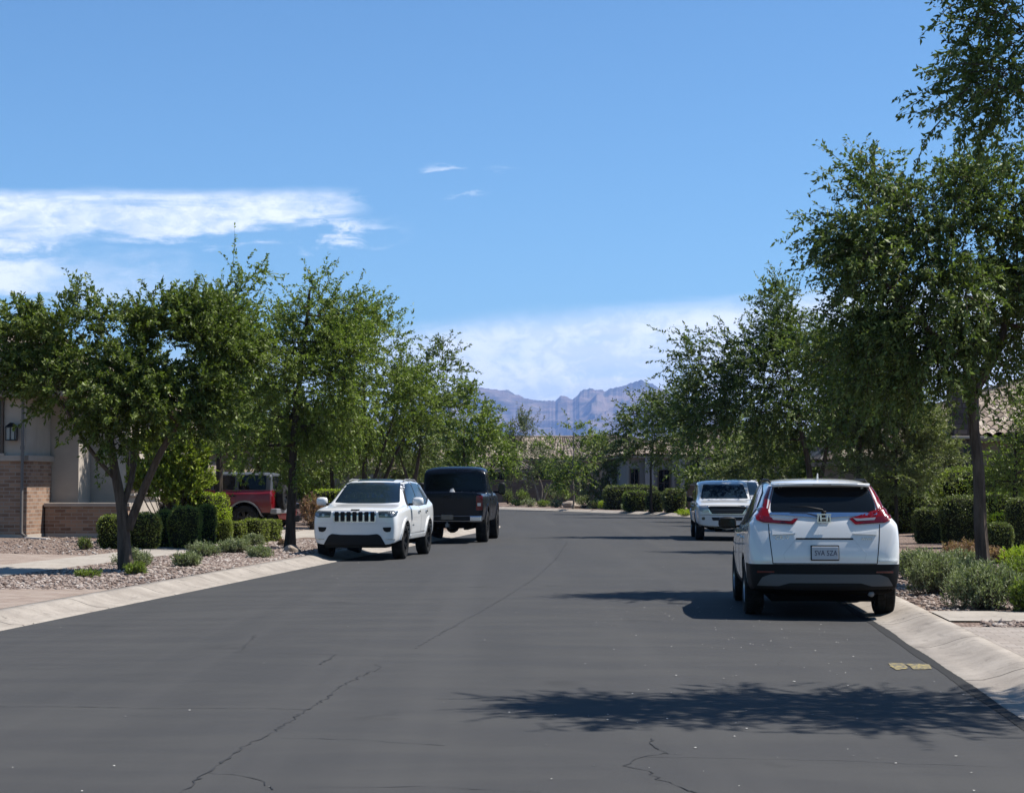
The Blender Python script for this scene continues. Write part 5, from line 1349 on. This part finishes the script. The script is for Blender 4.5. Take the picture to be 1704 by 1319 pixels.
tag(sko, 'small white pointed sack lying in the bed of the tall black pickup', 'sack')
for o in list(pk.children):
    if o.name.startswith('wheel'):
        o.scale = (1/SX*1.16, 1/SY*1.1, 1/SZ*1.16); o.location.z = R*1.16/SZ+.0
# small white pickup facing the camera
pk2, bp, wh, R = make_pickup(P_silver, False)
panel('grille', bp, [(.52, 1.015), (-.52, 1.015), (-.60, .99), (-.46, .80), (.46, .80), (.60, .99)], 'front', M_trim, pk2, .014, .02, .02, .06)
panel('grille_surround', bp, [(.60, 1.045), (-.60, 1.045), (-.68, 1.0), (-.50, .775), (.50, .775), (.68, 1.0)], 'front', M_chrome, pk2, .006, .02, .03, .06)
panel('grille_bar', bp, [[(.50, .925), (-.50, .925), (-.50, .905), (.50, .905)], [(.49, .865), (-.49, .865), (-.49, .85), (.49, .85)]], 'front', M_skid, pk2, .022, .01, .004, .08)
for s_ in (1, -1):
    f = (lambda p: p) if s_ > 0 else mirror
    panel('headlamp', bp, f([(.84, 1.03), (.62, 1.05), (.54, .86), (.70, .83), (.84, .88)]), 'front', M_clear, pk2, .010, .02, .02, .05)
    panel('fog_lamp', bp, f([(.77, .70), (.67, .70), (.67, .61), (.77, .61)]), 'front', M_lampdark, pk2, .008, .02, .045, .04)
panel('lower_grille', bp, [(.48, .69), (-.48, .69), (-.44, .60), (.44, .60)], 'front', M_trim, pk2, .008, .02, .02, .06)
seam(bp, [(.88, .765), (-.88, .765)], 'front', pk2, .012)
MB().tube([(.9, .55, 1.225), (.86, .25, 1.26), (.84, .0, 1.262)], .008, 5).build('wiper', M_trim, pk2)
for wx, wy in wh: wheel(pk2, wx, wy, R, .265, M_rims, 6, .6)
for s_ in (1, -1): mirror_part(pk2, .80, s_*1.07, 1.225, M_trim, (.12, .20, .17), arm=.05)
pk2.scale = (.985, .955, .985); hx, hy = -.06, -.998
place(pk2, 6.27-hx*2.6, 52.6-hy*2.6, hx, hy, .02)
tag(pk2, 'small white pickup facing the camera on the right, partly hidden by the hatchback SUV', 'pickup truck')

# ---------------------------------------------------------------- boxy red off-road SUV on the driveway
def make_boxy():
    r = empty('parked_car'); R = .41
    wh = [(1.50, .80), (1.50, -.80), (-1.35, .80), (-1.35, -.80)]
    st = [(-2.20, .62, .84, 0, 0, 1.16, 1), (-2.18, .56, .90, 0, 0, 1.20, 1), (-2.14, .52, .92, 1.22, .74, 1.80, 0), (-2.0, .50, .92, 1.20, .76, 1.84, 0), (-1.0, .50, .925, 1.20, .77, 1.855, 0), (.2, .50, .925, 1.20, .76, 1.85, 0), (.56, .50, .925, 1.20, .74, 1.80, 0),
          (.92, .50, .925, 0, 0, 1.23, 1), (1.5, .50, .92, 0, 0, 1.21, 1), (2.05, .50, .91, 0, 0, 1.18, 1), (2.18, .52, .87, 0, 0, 1.12, 1), (2.22, .58, .82, 0, 0, 1.04, 1)]
    body, bvh = car_body('body', st, r, [P_red, M_under, M_plas, M_roofg], wh, R, planes=[((0, 0, 1.285), (0, 0, 1)), ((.60, 0, 0), (1, 0, 0)), ((0, 0, .60), (0, 0, 1))],
        pick=lambda c, n: 3 if c.z > 1.285 and c.x < .6 else (2 if c.z < .60 else 0), crease=(5, 6, 7), screase=(1, 2, 6, 7), lev=3, cr=.65, wellr=.10)
    for v_, s_ in (('left', 1), ('right', -1)):
        for a, b in ((.40, -.28), (-.36, -1.02), (-1.14, -2.0)):
            panel('side_window', bvh, [(a, 1.30), (a-(.06 if a > .3 else 0), 1.735), (b, 1.74), (b, 1.30)], v_, M_glass, r, .005, .01, .04, .08)
        for x_ in (-.32, -1.08): seam(bvh, [(x_, 1.28), (x_, .65)], v_, r)
        seam(bvh, [(.48, 1.28), (.48, .65)], v_, r)
        for hx in (-.22, -.98): panel('door_handle', bvh, [(hx-.09, 1.12), (hx+.09, 1.12), (hx+.09, 1.085), (hx-.09, 1.085)], v_, M_trim, r, .03, .03, .012, .05)
        for wx in (1.50, -1.35):
            rr = R+.10; A_ = [radians(-20+k*220/14) for k in range(15)]
            qs = [[(wx+cos(a)*(rr+.002), R+sin(a)*(rr+.002)), (wx+cos(b)*(rr+.002), R+sin(b)*(rr+.002)), (wx+cos(b)*(rr+.045), R+sin(b)*(rr+.045)), (wx+cos(a)*(rr+.045), R+sin(a)*(rr+.045))] for a, b in zip(A_[:-1], A_[1:])]
            panel('arch_flare', bvh, qs, v_, M_skid, r, .06, .09, 0, .12)
        mirror_part(r, .50, s_*1.05, 1.30, M_trim, (.12, .20, .20))
    panel('rear_window', bvh, [(.62, 1.32), (-.62, 1.32), (-.58, 1.72), (.58, 1.72)], 'rear', M_glass, r, .005, .01, .04, .08)
    panel('windscreen', bvh, [(.68, 1.28), (-.68, 1.28), (-.62, 1.74), (.62, 1.74)], 'front', M_glass, r, .005, .01, .04, .08)
    for s_ in (1, -1):
        f = (lambda p: p) if s_ > 0 else mirror
        panel('tail_lamp', bvh, f([(.87, 1.16), (.76, 1.16), (.76, .86), (.87, .86)]), 'rear', M_redlens, r, .012, .02, .02, .06)
    MB().bbox(-2.36, -2.14, -.88, .88, .56, .72, .03).build('rear_bumper', M_skid, r)
    MB().bbox(2.16, 2.36, -.88, .88, .56, .72, .03).build('front_bumper', M_skid, r)
    sw = wheel(r, -2.32, 0.05, .39, .25, M_rimd, 6, .6); sw.rotation_euler = (0, 0, pi/2); sw.location = (-2.33, 0.05, 1.06); sw.name = 'spare_wheel'
    MB().box(-2.0, 2.0, -.6, .6, .40, .58).build('underside', M_under, r)
    for wx, wy in wh: wheel(r, wx, wy, R, .28, M_rimd, 6, .58)
    return r
car5 = make_boxy(); X5 = W(463, 850, 56.2)[0]; place(car5, X5-2.22*.995, 56.4+.2, -.995, .1, gz(X5-2, 56)-.01)
tag(car5, 'boxy red off-road SUV with dark roof and spare wheel behind the clipped shrubs', 'car')

# ================================================================ BUILDINGS
def b_stucco(base):
    def f(t, p):
        g = t.objco(); n = t.noise(g, 1.1, 6, .65); fn = t.noise(g, 45, 3, .7); st = t.noise(t.mapping(g, (2.2, 2.2, .35)), 1, 5, .6)
        c = t.mix(t.ss(n, .3, .7), tuple(x*.86 for x in base), base); c = t.mix(t.ss(st, .52, .75, 0, .3), c, tuple(x*.6 for x in base))
        t.put(p.inputs['Base Color'], c); p.inputs['Roughness'].default_value = .93; p.inputs['Specular IOR Level'].default_value = .15
        t.put(p.inputs['Normal'], t.bump(fn, .5, .01))
    return f
M_stucco = mat('warm_grey_stucco', build=b_stucco((.54, .475, .405))); M_stucco2 = mat('pale_stucco', build=b_stucco((.34, .33, .325))); M_stucco3 = mat('tan_stucco', build=b_stucco((.33, .27, .21)))
M_cap = mat('cast_stone', build=b_stucco((.50, .43, .365)))
def b_brick(ca, cb, bw=.30, rh=.095, mo=.010, mort=(.20, .16, .13)):
    def f(t, p):
        g = t.objco(); s_ = t.node('ShaderNodeSeparateXYZ'); t.l.new(g, s_.inputs[0])
        v = t.comb(t.m('ADD', s_.outputs[0], s_.outputs[1]), s_.outputs[2], 0)
        v2 = t.mix(.02, v, t.noise(g, 9, 3, .6, out=1))
        b = t.node('ShaderNodeTexBrick'); t.l.new(v2, b.inputs['Vector']); b.inputs['Scale'].default_value = 1
        b.inputs['Brick Width'].default_value = bw; b.inputs['Row Height'].default_value = rh; b.inputs['Mortar Size'].default_value = mo; b.inputs['Mortar Smooth'].default_value = .2
        b.inputs['Color1'].default_value = (*ca, 1); b.inputs['Color2'].default_value = (*cb, 1); b.inputs['Mortar'].default_value = (*mort, 1)
        n = t.noise(g, 5, 5, .7)
        t.put(p.inputs['Base Color'], t.mix(t.ss(n, .35, .7, 0, .22), b.outputs[0], tuple(x*1.2 for x in cb))); p.inputs['Roughness'].default_value = .92
        p.inputs['Specular IOR Level'].default_value = .15
        t.put(p.inputs['Normal'], t.bump(b.outputs['Fac'], -.8, .012))
    return f
M_brick = mat('tan_brick', build=b_brick((.20, .115, .078), (.40, .26, .18), mo=.013, mort=(.34, .29, .24)))
M_blockw = mat('brown_block_wall', build=b_brick((.12, .09, .07), (.16, .12, .095), .4, .2, .008, (.08, .065, .055)))
M_stonev = mat('stone_veneer', build=b_brick((.09, .07, .065), (.20, .155, .14), .34, .16, .02, (.07, .055, .05)))
M_frame = mat('brown_frame', (.10, .065, .045), .6); M_metal = mat('painted_metal', (.16, .14, .125), .5); M_lanm = mat('lantern_metal', (.02, .02, .021), .4, .6)
M_lang = mat('lantern_glass', (.32, .31, .30), .2); M_white = mat('white_trim', (.62, .58, .54), .6); M_garage = mat('garage_door', (.34, .29, .24), .7)
def b_tile(t, p):
    uv = t.node('ShaderNodeUVMap').outputs[0]; fl = t.node('ShaderNodeVectorMath', operation='FLOOR'); t.l.new(uv, fl.inputs[0])
    wn = t.node('ShaderNodeTexWhiteNoise'); wn.noise_dimensions = '2D'; t.l.new(fl.outputs[0], wn.inputs[0])
    c = t.ramp(wn.outputs[0], [(0, (.16, .125, .10)), (.35, (.27, .21, .165)), (.7, (.38, .31, .25)), (1, (.50, .43, .36))])
    n = t.noise(t.objco(), 6, 4, .6); c = t.mix(t.ss(n, .45, .7, 0, .5), c, (.17, .145, .125))
    t.put(p.inputs['Base Color'], c); p.inputs['Roughness'].default_value = .9; p.inputs['Specular IOR Level'].default_value = .2
M_tile = mat('clay_tile', build=b_tile)

def roof_plane(e0, e1, r0, r1, pitch=.36, row=.42):
    """corrugated tile slope between eave e0-e1 and ridge r0-r1 -> verts, quads, uvs"""
    e0, e1, r0, r1 = map(Vector, (e0, e1, r0, r1)); nc = max(2, int((e1-e0).length/pitch)); nr = max(2, int(((r0+r1)/2-(e0+e1)/2).length/row)); k = 6
    nrm = (e1-e0).cross((r0+r1)/2-(e0+e1)/2).normalized()
    if nrm.z < 0: nrm = -nrm
    vs = []; uv = []
    for j in range(nr+1):
        for dj in ((0, 1) if j < nr else (0,)):
            tj = (j+dj*.999)/nr if dj else j/nr
            tj = min(1, j/nr + dj*(.999/nr)); a = e0.lerp(r0, tj); b = e1.lerp(r1, tj); lift = .035*(1-dj)
            for i in range(nc*k+1):
                s_ = i/(nc*k); ph = (i % k)/k; h = .10*abs(sin(pi*ph))**.8*1.0
                vs.append(a.lerp(b, s_)+nrm*(h+lift+.012*sin(i*12.9+j*7.3))); uv.append((s_*nc+.001, j+.5*dj+.01))
    n = nc*k+1; m = len(vs)//n; fs = [(r_*n+i, r_*n+i+1, (r_+1)*n+i+1, (r_+1)*n+i) for r_ in range(m-1) for i in range(n-1)]
    return vs, fs, uv
def roof_obj(parent, planes, caps, name='roof', fascia=None):
    V_ = []; F_ = []; U = []
    for pl_ in planes:
        vs, fs, uv = roof_plane(*pl_); b = len(V_); V_ += vs; F_ += [tuple(b+i for i in f) for f in fs]; U += uv
    o = mesh_obj(name, V_, F_, M_tile, parent, False)
    ul = o.data.uv_layers.new(name='UVMap')
    for lp in o.data.loops: ul.data[lp.index].uv = U[lp.vertex_index]
    cb = MB()
    for a, b in caps:
        a = Vector(a); b = Vector(b); n = max(1, int((b-a).length/.42))
        for i in range(n):
            p_, q = a.lerp(b, i/n), a.lerp(b, (i+1.08)/n); cb.tube([p_, q], [.12, .10], 8)
    if caps:
        c = cb.build('ridge_tiles', M_tile, o); ul = c.data.uv_layers.new(name='UVMap')
        for p_ in c.data.polygons:
            for li in p_.loop_indices: ul.data[li].uv = (p_.index//10*3.7+.5, 1.5)
    return o
def hip_roof(parent, u0, u1, v0, v1, z0, z1, oh=.6, name='roof'):
    """hip roof over a rectangle, ridge along the longer side"""
    a0, a1, b0, b1 = u0-oh, u1+oh, v0-oh, v1+oh; du, dv = a1-a0, b1-b0
    if du >= dv: r0 = (a0+dv/2, (b0+b1)/2, z1); r1 = (a1-dv/2, (b0+b1)/2, z1)
    else: r0 = ((a0+a1)/2, b0+du/2, z1); r1 = ((a0+a1)/2, b1-du/2, z1)
    A, B, C_, D = (a0, b0, z0), (a1, b0, z0), (a1, b1, z0), (a0, b1, z0)
    if du >= dv: pls = [(A, B, r0, r1), (C_, D, r1, r0), (B, C_, r1, r1), (D, A, r0, r0)]; cps = [(r0, r1), (A, r0), (D, r0), (B, r1), (C_, r1)]
    else: pls = [(A, B, r0, r0), (B, C_, r0, r1), (C_, D, r1, r1), (D, A, r1, r0)]; cps = [(r0, r1), (A, r0), (B, r0), (C_, r1), (D, r1)]
    pls = [(a, b, tuple(Vector(c)+(Vector(b)-Vector(a)).normalized()*-.02), tuple(Vector(d)+(Vector(b)-Vector(a)).normalized()*.02)) for a, b, c, d in pls]
    cps = [(tuple(Vector(a)+Vector((0, 0, .1))), tuple(Vector(b)+Vector((0, 0, .1)))) for a, b in cps]
    o = roof_obj(parent, pls, cps, name)
    f = MB(); f.box(a0+.03, a1-.03, b0+.03, b1-.03, z0-.16, z0-.02); f.build('fascia', M_stucco3, o)
    return o
def window(parent, c, w_, h, axis, depth=.08, arch=False, fm=None, name='window'):
    """c: centre on the wall face (local); axis 'u-','u+','v-' = facing direction"""
    sg = -1 if axis[1] == '-' else 1
    def bx(mb, a0, a1, z0, z1, d0, d1, mi=0):
        lo, hi = sorted((d0*sg, d1*sg))
        if axis[0] == 'v': mb.box(c[0]+a0, c[0]+a1, c[1]+lo, c[1]+hi, c[2]+z0, c[2]+z1, mi)
        else: mb.box(c[0]+lo, c[0]+hi, c[1]+a0, c[1]+a1, c[2]+z0, c[2]+z1, mi)
    W2, H2 = w_/2, h/2; m_ = MB()
    bx(m_, -W2-.07, -W2, -H2-.07, H2+.07, .004, depth); bx(m_, W2, W2+.07, -H2-.07, H2+.07, .004, depth)
    bx(m_, -W2, W2, H2, H2+.07, .004, depth); bx(m_, -W2, W2, -H2-.07, -H2, .004, depth); bx(m_, -.02, .02, -H2, H2, .004, depth*.6); bx(m_, -W2, -.02, -.015, .015, .004, depth*.6); bx(m_, .02, W2, -.015, .015, .004, depth*.6)
    o = m_.build(name, fm or M_frame, parent)
    g = MB(); bx(g, -W2, W2, -H2, H2, .006, .02); g.build('pane', M_glass, o)
    s_ = MB(); bx(s_, -W2-.12, W2+.12, -H2-.15, -H2-.075, .004, depth+.05); s_.build('sill', M_cap, o)
    return o

# ---- left house with the brick base
z0 = gz(-12.7, 47)-.03
H1 = empty('house', (W(43, 809, 47)[0], 47.0, z0), -.10)
tag(H1, 'stucco house at the left edge with brick base, low brick wall and lantern', 'house')
wm = MB(); wm.box(-9, 0, 0, 1.76, 0, 3.75); wm.box(-9, .78, 1.8, 2.75, 0, 3.74); wm.box(-9, 1.55, 2.79, 5.2, 0, 3.73); wm.box(-9, .9, 5.24, 12, 0, 3.72)
wm.build('wall', M_stucco, H1)
bk = MB(); bk.box(-9, .05, -.05, 0-.002, .12, 2.02); bk.box(.002, .052, .0, 1.72, .12, 2.02); bk.build('brick_base', M_brick, H1)
MB().box(-9, .07, -.07, -.052, -.02, .12).box(.054, .08, -.05, 1.74, -.02, .12).build('footing', M_stucco, H1)
MB().bbox(-9, .12, -.12, -.003, 2.023, 2.18, .012).bbox(.003, .121, -.12, 1.76, 2.024, 2.181, .012).build('stone_cap', M_cap, H1)
lw = MB().box(.10, 2.35, 1.16, 1.42, .12, .82).build('low_brick_wall', M_brick, H1)
MB().box(.12, 2.33, 1.145, 1.158, -.02, .12).box(2.352, 2.37, 1.15, 1.42, -.02, .12).build('footing', M_stucco, lw)
MB().bbox(.08, 2.42, 1.10, 1.48, .823, .93, .012).build('stone_cap', M_cap, lw)
dsp = MB(); dsp.tube([(-.03, -.20, 3.6), (-.03, -.20, .25), (-.01, -.22, .14), (.12, -.34, .08)], .040, 10); dsp.tube([(-.03, -.20, 2.32), (-.03, -.20, 2.42)], .055, 12)
dsp.build('downspout', M_metal, H1, auto=40)
MB().add([(.12, -.40, .03), (.16, -.28, .03), (.95, -.75, .02), (.88, -.88, .02), (.12, -.40, .07), (.16, -.28, .07), (.95, -.75, .05), (.88, -.88, .05)], [(0, 1, 2, 3), (7, 6, 5, 4), (0, 4, 5, 1), (1, 5, 6, 2), (2, 6, 7, 3), (3, 7, 4, 0)]).build('splash_block', M_white, H1)
ln = MB(); c = (-.34, -.17, 2.75)
ln.prism([(-.13, -.10), (.13, -.10), (.13, .10), (-.13, .10)], -.20, -.17, M=Matrix.Translation(c)); ln.prism([(-.14, -.11), (.14, -.11), (.14, .11), (-.14, .11)], .14, .165, M=Matrix.Translation(c))
ln.add([Vector(c)+Vector(v) for v in [(-.14, -.11, .165), (.14, -.11, .165), (.14, .11, .165), (-.14, .11, .165), (-.03, -.03, .27), (.03, -.03, .27), (.03, .03, .27), (-.03, .03, .27)]], [(0, 1, 5, 4), (1, 2, 6, 5), (2, 3, 7, 6), (3, 0, 4, 7), (4, 5, 6, 7)])
for a, b in ((-.12, -.09), (.12, -.09), (-.12, .09), (.12, .09), (0, -.095)): ln.box(c[0]+a-.01, c[0]+a+.01, c[1]+b-.01, c[1]+b+.01, c[2]-.17, c[2]+.14)
ln.box(c[0]-.03, c[0]+.03, c[1]+.05, -.004, c[2]+.17, c[2]+.23)
l_ = ln.build('wall_lantern', M_lanm, H1); MB().box(c[0]-.10, c[0]+.10, c[1]-.075, c[1]+.075, c[2]-.169, c[2]+.139).build('lantern_glass', M_lang, l_)
window(H1, (-1.05, 0, 2.95), .75, 1.3, 'v-'); window(H1, (-4.2, 0, 2.9), 1.4, 1.2, 'v-'); window(H1, (.9, 7.6, 1.9), 1.6, 1.3, 'u+'); window(H1, (1.55, 4.0, 1.9), .8, 1.3, 'u+')
hip_roof(H1, -9, 1.0, 0, 12, 3.85, 6.35, .55)
# ---- second house on the left, behind the red car
def house(loc, rz, u0, u1, v0, v1, h, zr, label, m_, wins=(), oh=.55, garage=None, extra=None):
    r = empty('house', (loc[0], loc[1], gz(*loc)-.05), rz); tag(r, label, 'house')
    w_ = MB(); w_.box(u0, u1, v0, v1, 0, h)
    w_.build('wall', m_, r)
    for c, ww, hh, ax in wins: window(r, c, ww, hh, ax)
    if garage:
        c, ww, ax = garage; g = MB()
        for k in range(4): 
            if ax == 'u+': g.bbox(c[0]+.004, c[0]+.05, c[1]-ww/2, c[1]+ww/2, .02+k*.56, .57+k*.56, .012)
            else: g.bbox(c[0]-ww/2, c[0]+ww/2, c[1]-.05, c[1]-.004, .02+k*.56, .57+k*.56, .012)
        g.build('garage_door', M_garage, r)
    hip_roof(r, u0, u1, v0, v1, h+.1, zr, oh)
    return r
house((-17.5, 64), -.10, -8, 5.5, 0, 13, 2.9, 4.9, 'tan house hidden by trees behind the red off-road SUV', M_stucco3, [((1.5, 0, 1.7), 1.5, 1.2, 'v-'), ((-3, 0, 1.7), 1.5, 1.2, 'v-'), ((5.5, 9.5, 1.7), 1.2, 1.2, 'u+')], garage=((5.5, 3.6, 0), 4.8, 'u+'))
house((-13.5, 93), -.12, -7, 6.0, 0, 12, 2.6, 4.35, 'house with a low grey roof seen over the cab of the tall black pickup', M_stucco3, [((2.5, 0, 1.6), 1.6, 1.2, 'v-'), ((6.0, 9, 1.6), 1.5, 1.2, 'u+')], garage=((6.0, 3.4, 0), 4.6, 'u+'))
# ---- house at the end of the street
h5 = house((-3.5, 151), -.03, -5, 20, 0, 13, 3.45, 5.5, 'house with a long sunlit tiled roof at the street end, below the mountains', M_stucco3, [((2.5, 0, 1.7), 1.6, 1.3, 'v-'), ((7.5, 0, 1.7), 1.6, 1.3, 'v-'), ((12, 0, 1.7), 1.2, 1.3, 'v-')])
hip_roof(h5, -1.0, 5.0, -3.4, -.7, 2.6, 3.5, .4, 'porch_roof'); MB().box(-.8, -.4, -3.2, -2.8, 0, 2.4).box(4.4, 4.8, -3.2, -2.8, 0, 2.4).build('porch_post', M_stucco2, h5)
# ---- grey house on the right of the bend
g_ = house((12.6, 119), .05, -5.0, 9, 0, 12, 3.3, 5.3, 'pale grey stucco house with columns behind the flat topped hedge', M_stucco2,
    [((-4.55, 0, 1.55), .5, 1.9, 'v-'), ((-2.6, 0, 1.6), .7, 1.7, 'v-'), ((1.6, -.0, 1.7), 1.5, 1.3, 'v-'), ((5.5, 0, 1.7), 1.5, 1.3, 'v-')])
MB().box(-3.9, -3.3, -.5, -.004, 0, 3.28).box(-2.1, -1.9, -.4, -.004, 0, 3.28).box(-.4, .1, -.9, -.4, 0, 3.2).box(-1.7, -1.35, -.9, -.5, 0, 3.2).build('column', M_stucco2, g_)
MB().bbox(-5.1, 9.1, -.06, -.006, 0, .75, .01).build('stone_base', M_blockw, g_)
# ---- right house with clay tiles and a stone chimney
X6 = W(1560, 809, 57)[0]
h6 = house((X6, 57), .10, 0, 13, 0, 12, 2.95, 5.35, 'house at the right edge with clay tile roof and dark stone chimney', M_stucco3, [((5.5, 0, 1.6), 1.4, 1.3, 'v-'), ((0, 3.5, 1.6), 1.5, 1.3, 'u-')])
MB().bbox(.30, 1.12, -.75, -.05, -.02, 5.0, .02).build('chimney', M_stonev, h6)
window(h6, (.72, -.75, 2.35), .30, .8, 'v-')
MB().bbox(.16, 1.26, -.98, -.80, 2.95, 3.03, .012).build('stone_ledge', M_cap, h6)
hip_roof(h6, -2.4, .1, .5, 5, 2.3, 3.9, .4, 'side_roof'); MB().box(-2.4, -.004, .5, 5, 0, 2.2).build('side_wall', M_stucco3, h6)
# ---- house behind the middle right trees
house((13.5, 86), .09, 0, 12, 0, 12, 2.9, 4.9, 'tan house hidden behind the spreading trees on the right', M_stucco3, [((2.6, 0, 1.6), 1.5, 1.2, 'v-'), ((6.8, 0, 1.6), 1.5, 1.2, 'v-')], garage=((9.6, 0, 0), 2.6, 'v-'))
# ---- block wall behind the bend planting
bw = MB().box(-9, 6.5, 143.5, 143.72, 0, 2.05); o = bw.build('garden_wall', M_blockw); tag(o, 'dark brown block wall behind the planting at the bend, left of the round olive tree', 'wall')
MB().bbox(-9.05, 6.55, 143.46, 143.76, 2.053, 2.12, .01).build('wall_coping', M_blockw, o)
bw = MB().box(10.6, 14.2, 109, 109.2, 0, 1.6); o = bw.build('garden_wall', M_blockw); tag(o, 'low brown wall section left of the small white pickup, beside the grey house', 'wall')
MB().bbox(10.55, 14.25, 108.96, 109.24, 1.603, 1.66, .01).build('wall_coping', M_blockw, o)
# ---- boulders at the bend, at the slim tree
def boulder(x, y, r, label, seed, group):
    bm = bmesh.new(); bmesh.ops.create_icosphere(bm, subdivisions=3, radius=1); rg = random.Random(seed)
    a = [Vector((rg.uniform(-1, 1), rg.uniform(-1, 1), rg.uniform(-1, 1))).normalized() for _ in range(9)]
    for v in bm.verts:
        d = 1.0
        for q in a: d = min(d, .72/max(.2, v.co.normalized().dot(q)) if v.co.normalized().dot(q) > .6 else 1.0)
        v.co = Vector((v.co.x*r*d*1.2, v.co.y*r*d, v.co.z*r*d*.75))
    o = MB().bm(bm).build('boulder', M_bould); o.location = (x, y, gz(x, y)+r*.25); tag(o, label, 'boulder', group)
M_bould = mat('boulder_stone', build=b_stucco((.40, .33, .27)))
for i, (px, Y, r, lb) in enumerate([(948, 124, .5, 'pale boulder at the foot of the slender tree at the bend'), (958, 122, .35, 'smaller pale boulder right of the slender tree foot'), (918, 131, .3, 'flat pale boulder on the bend verge left of the slender tree')]):
    boulder(W(px, 809, Y)[0], Y, r, lb, i, 'boulders at the bend')
X_, Y_, _z = G(489, 918); boulder(X_, Y_-.4, .18, 'dark reddish stone at the foot of the slim dark tree', 9, None)
# ---- fillers: deep green trees in the back gardens
def back_tree(seed, px, Y, bl, n, label, Lm=L_dark, ls=.17):
    simple_tree(seed, px, 850, Y, [(px, 850), (px, 800), (px, 760)], bl, n, ls, Lm, B_dark, label, tr=.13, ncl=60, ntw=520, tl=.9, name='garden_tree', group='trees in the back gardens')
back_tree(61, 420, 82, [(420,770,70,45),(350,760,60,50),(480,780,60,40),(540,790,45,35),(420,710,80,40)], 20000, 'broad dark tree behind the red off-road SUV, furthest back on the left')
back_tree(62, 590, 105, [(590,790,50,28),(650,790,45,26),(530,790,40,26),(620,770,40,22)], 15000, 'dark green tree in the background between the stems behind the white off-road SUV', L_mid, .19)
back_tree(63, 1230, 80, [(1230,760,60,40),(1290,770,55,40),(1180,790,40,22),(1330,790,45,35),(1260,810,70,22)], 13000, 'dense green tree in the background above the small white pickup')
back_tree(64, 1420, 70, [(1420,760,60,55),(1360,770,50,50),(1470,780,50,50),(1400,700,60,45),(1480,700,50,45)], 15000, 'dense dark tree behind the round olive tree', L_dark, .15)
back_tree(65, 1560, 62, [(1500,700,45,40),(1510,750,45,50),(1540,790,45,26),(1480,640,50,40)], 12000, 'dark leafy tree left of the stone chimney', L_dark, .14)
back_tree(66, 1680, 50, [(1690,795,40,18),(1662,785,22,14),(1735,750,30,40)], 5000, 'leafy green tree right of the bare trunk in front of the clay tiles', L_mid, .11)
back_tree(67, 800, 112, [(800,770,30,26),(770,780,30,24),(830,760,24,30),(820,730,18,22)], 7000, 'green tree right of the tall black pickup cab in the background', L_mid, .19)
back_tree(68, 745, 100, [(745,730,40,30),(720,770,40,22),(770,760,30,22)], 7000, 'mid green tree behind the cab of the tall black pickup', L_mid, .17)
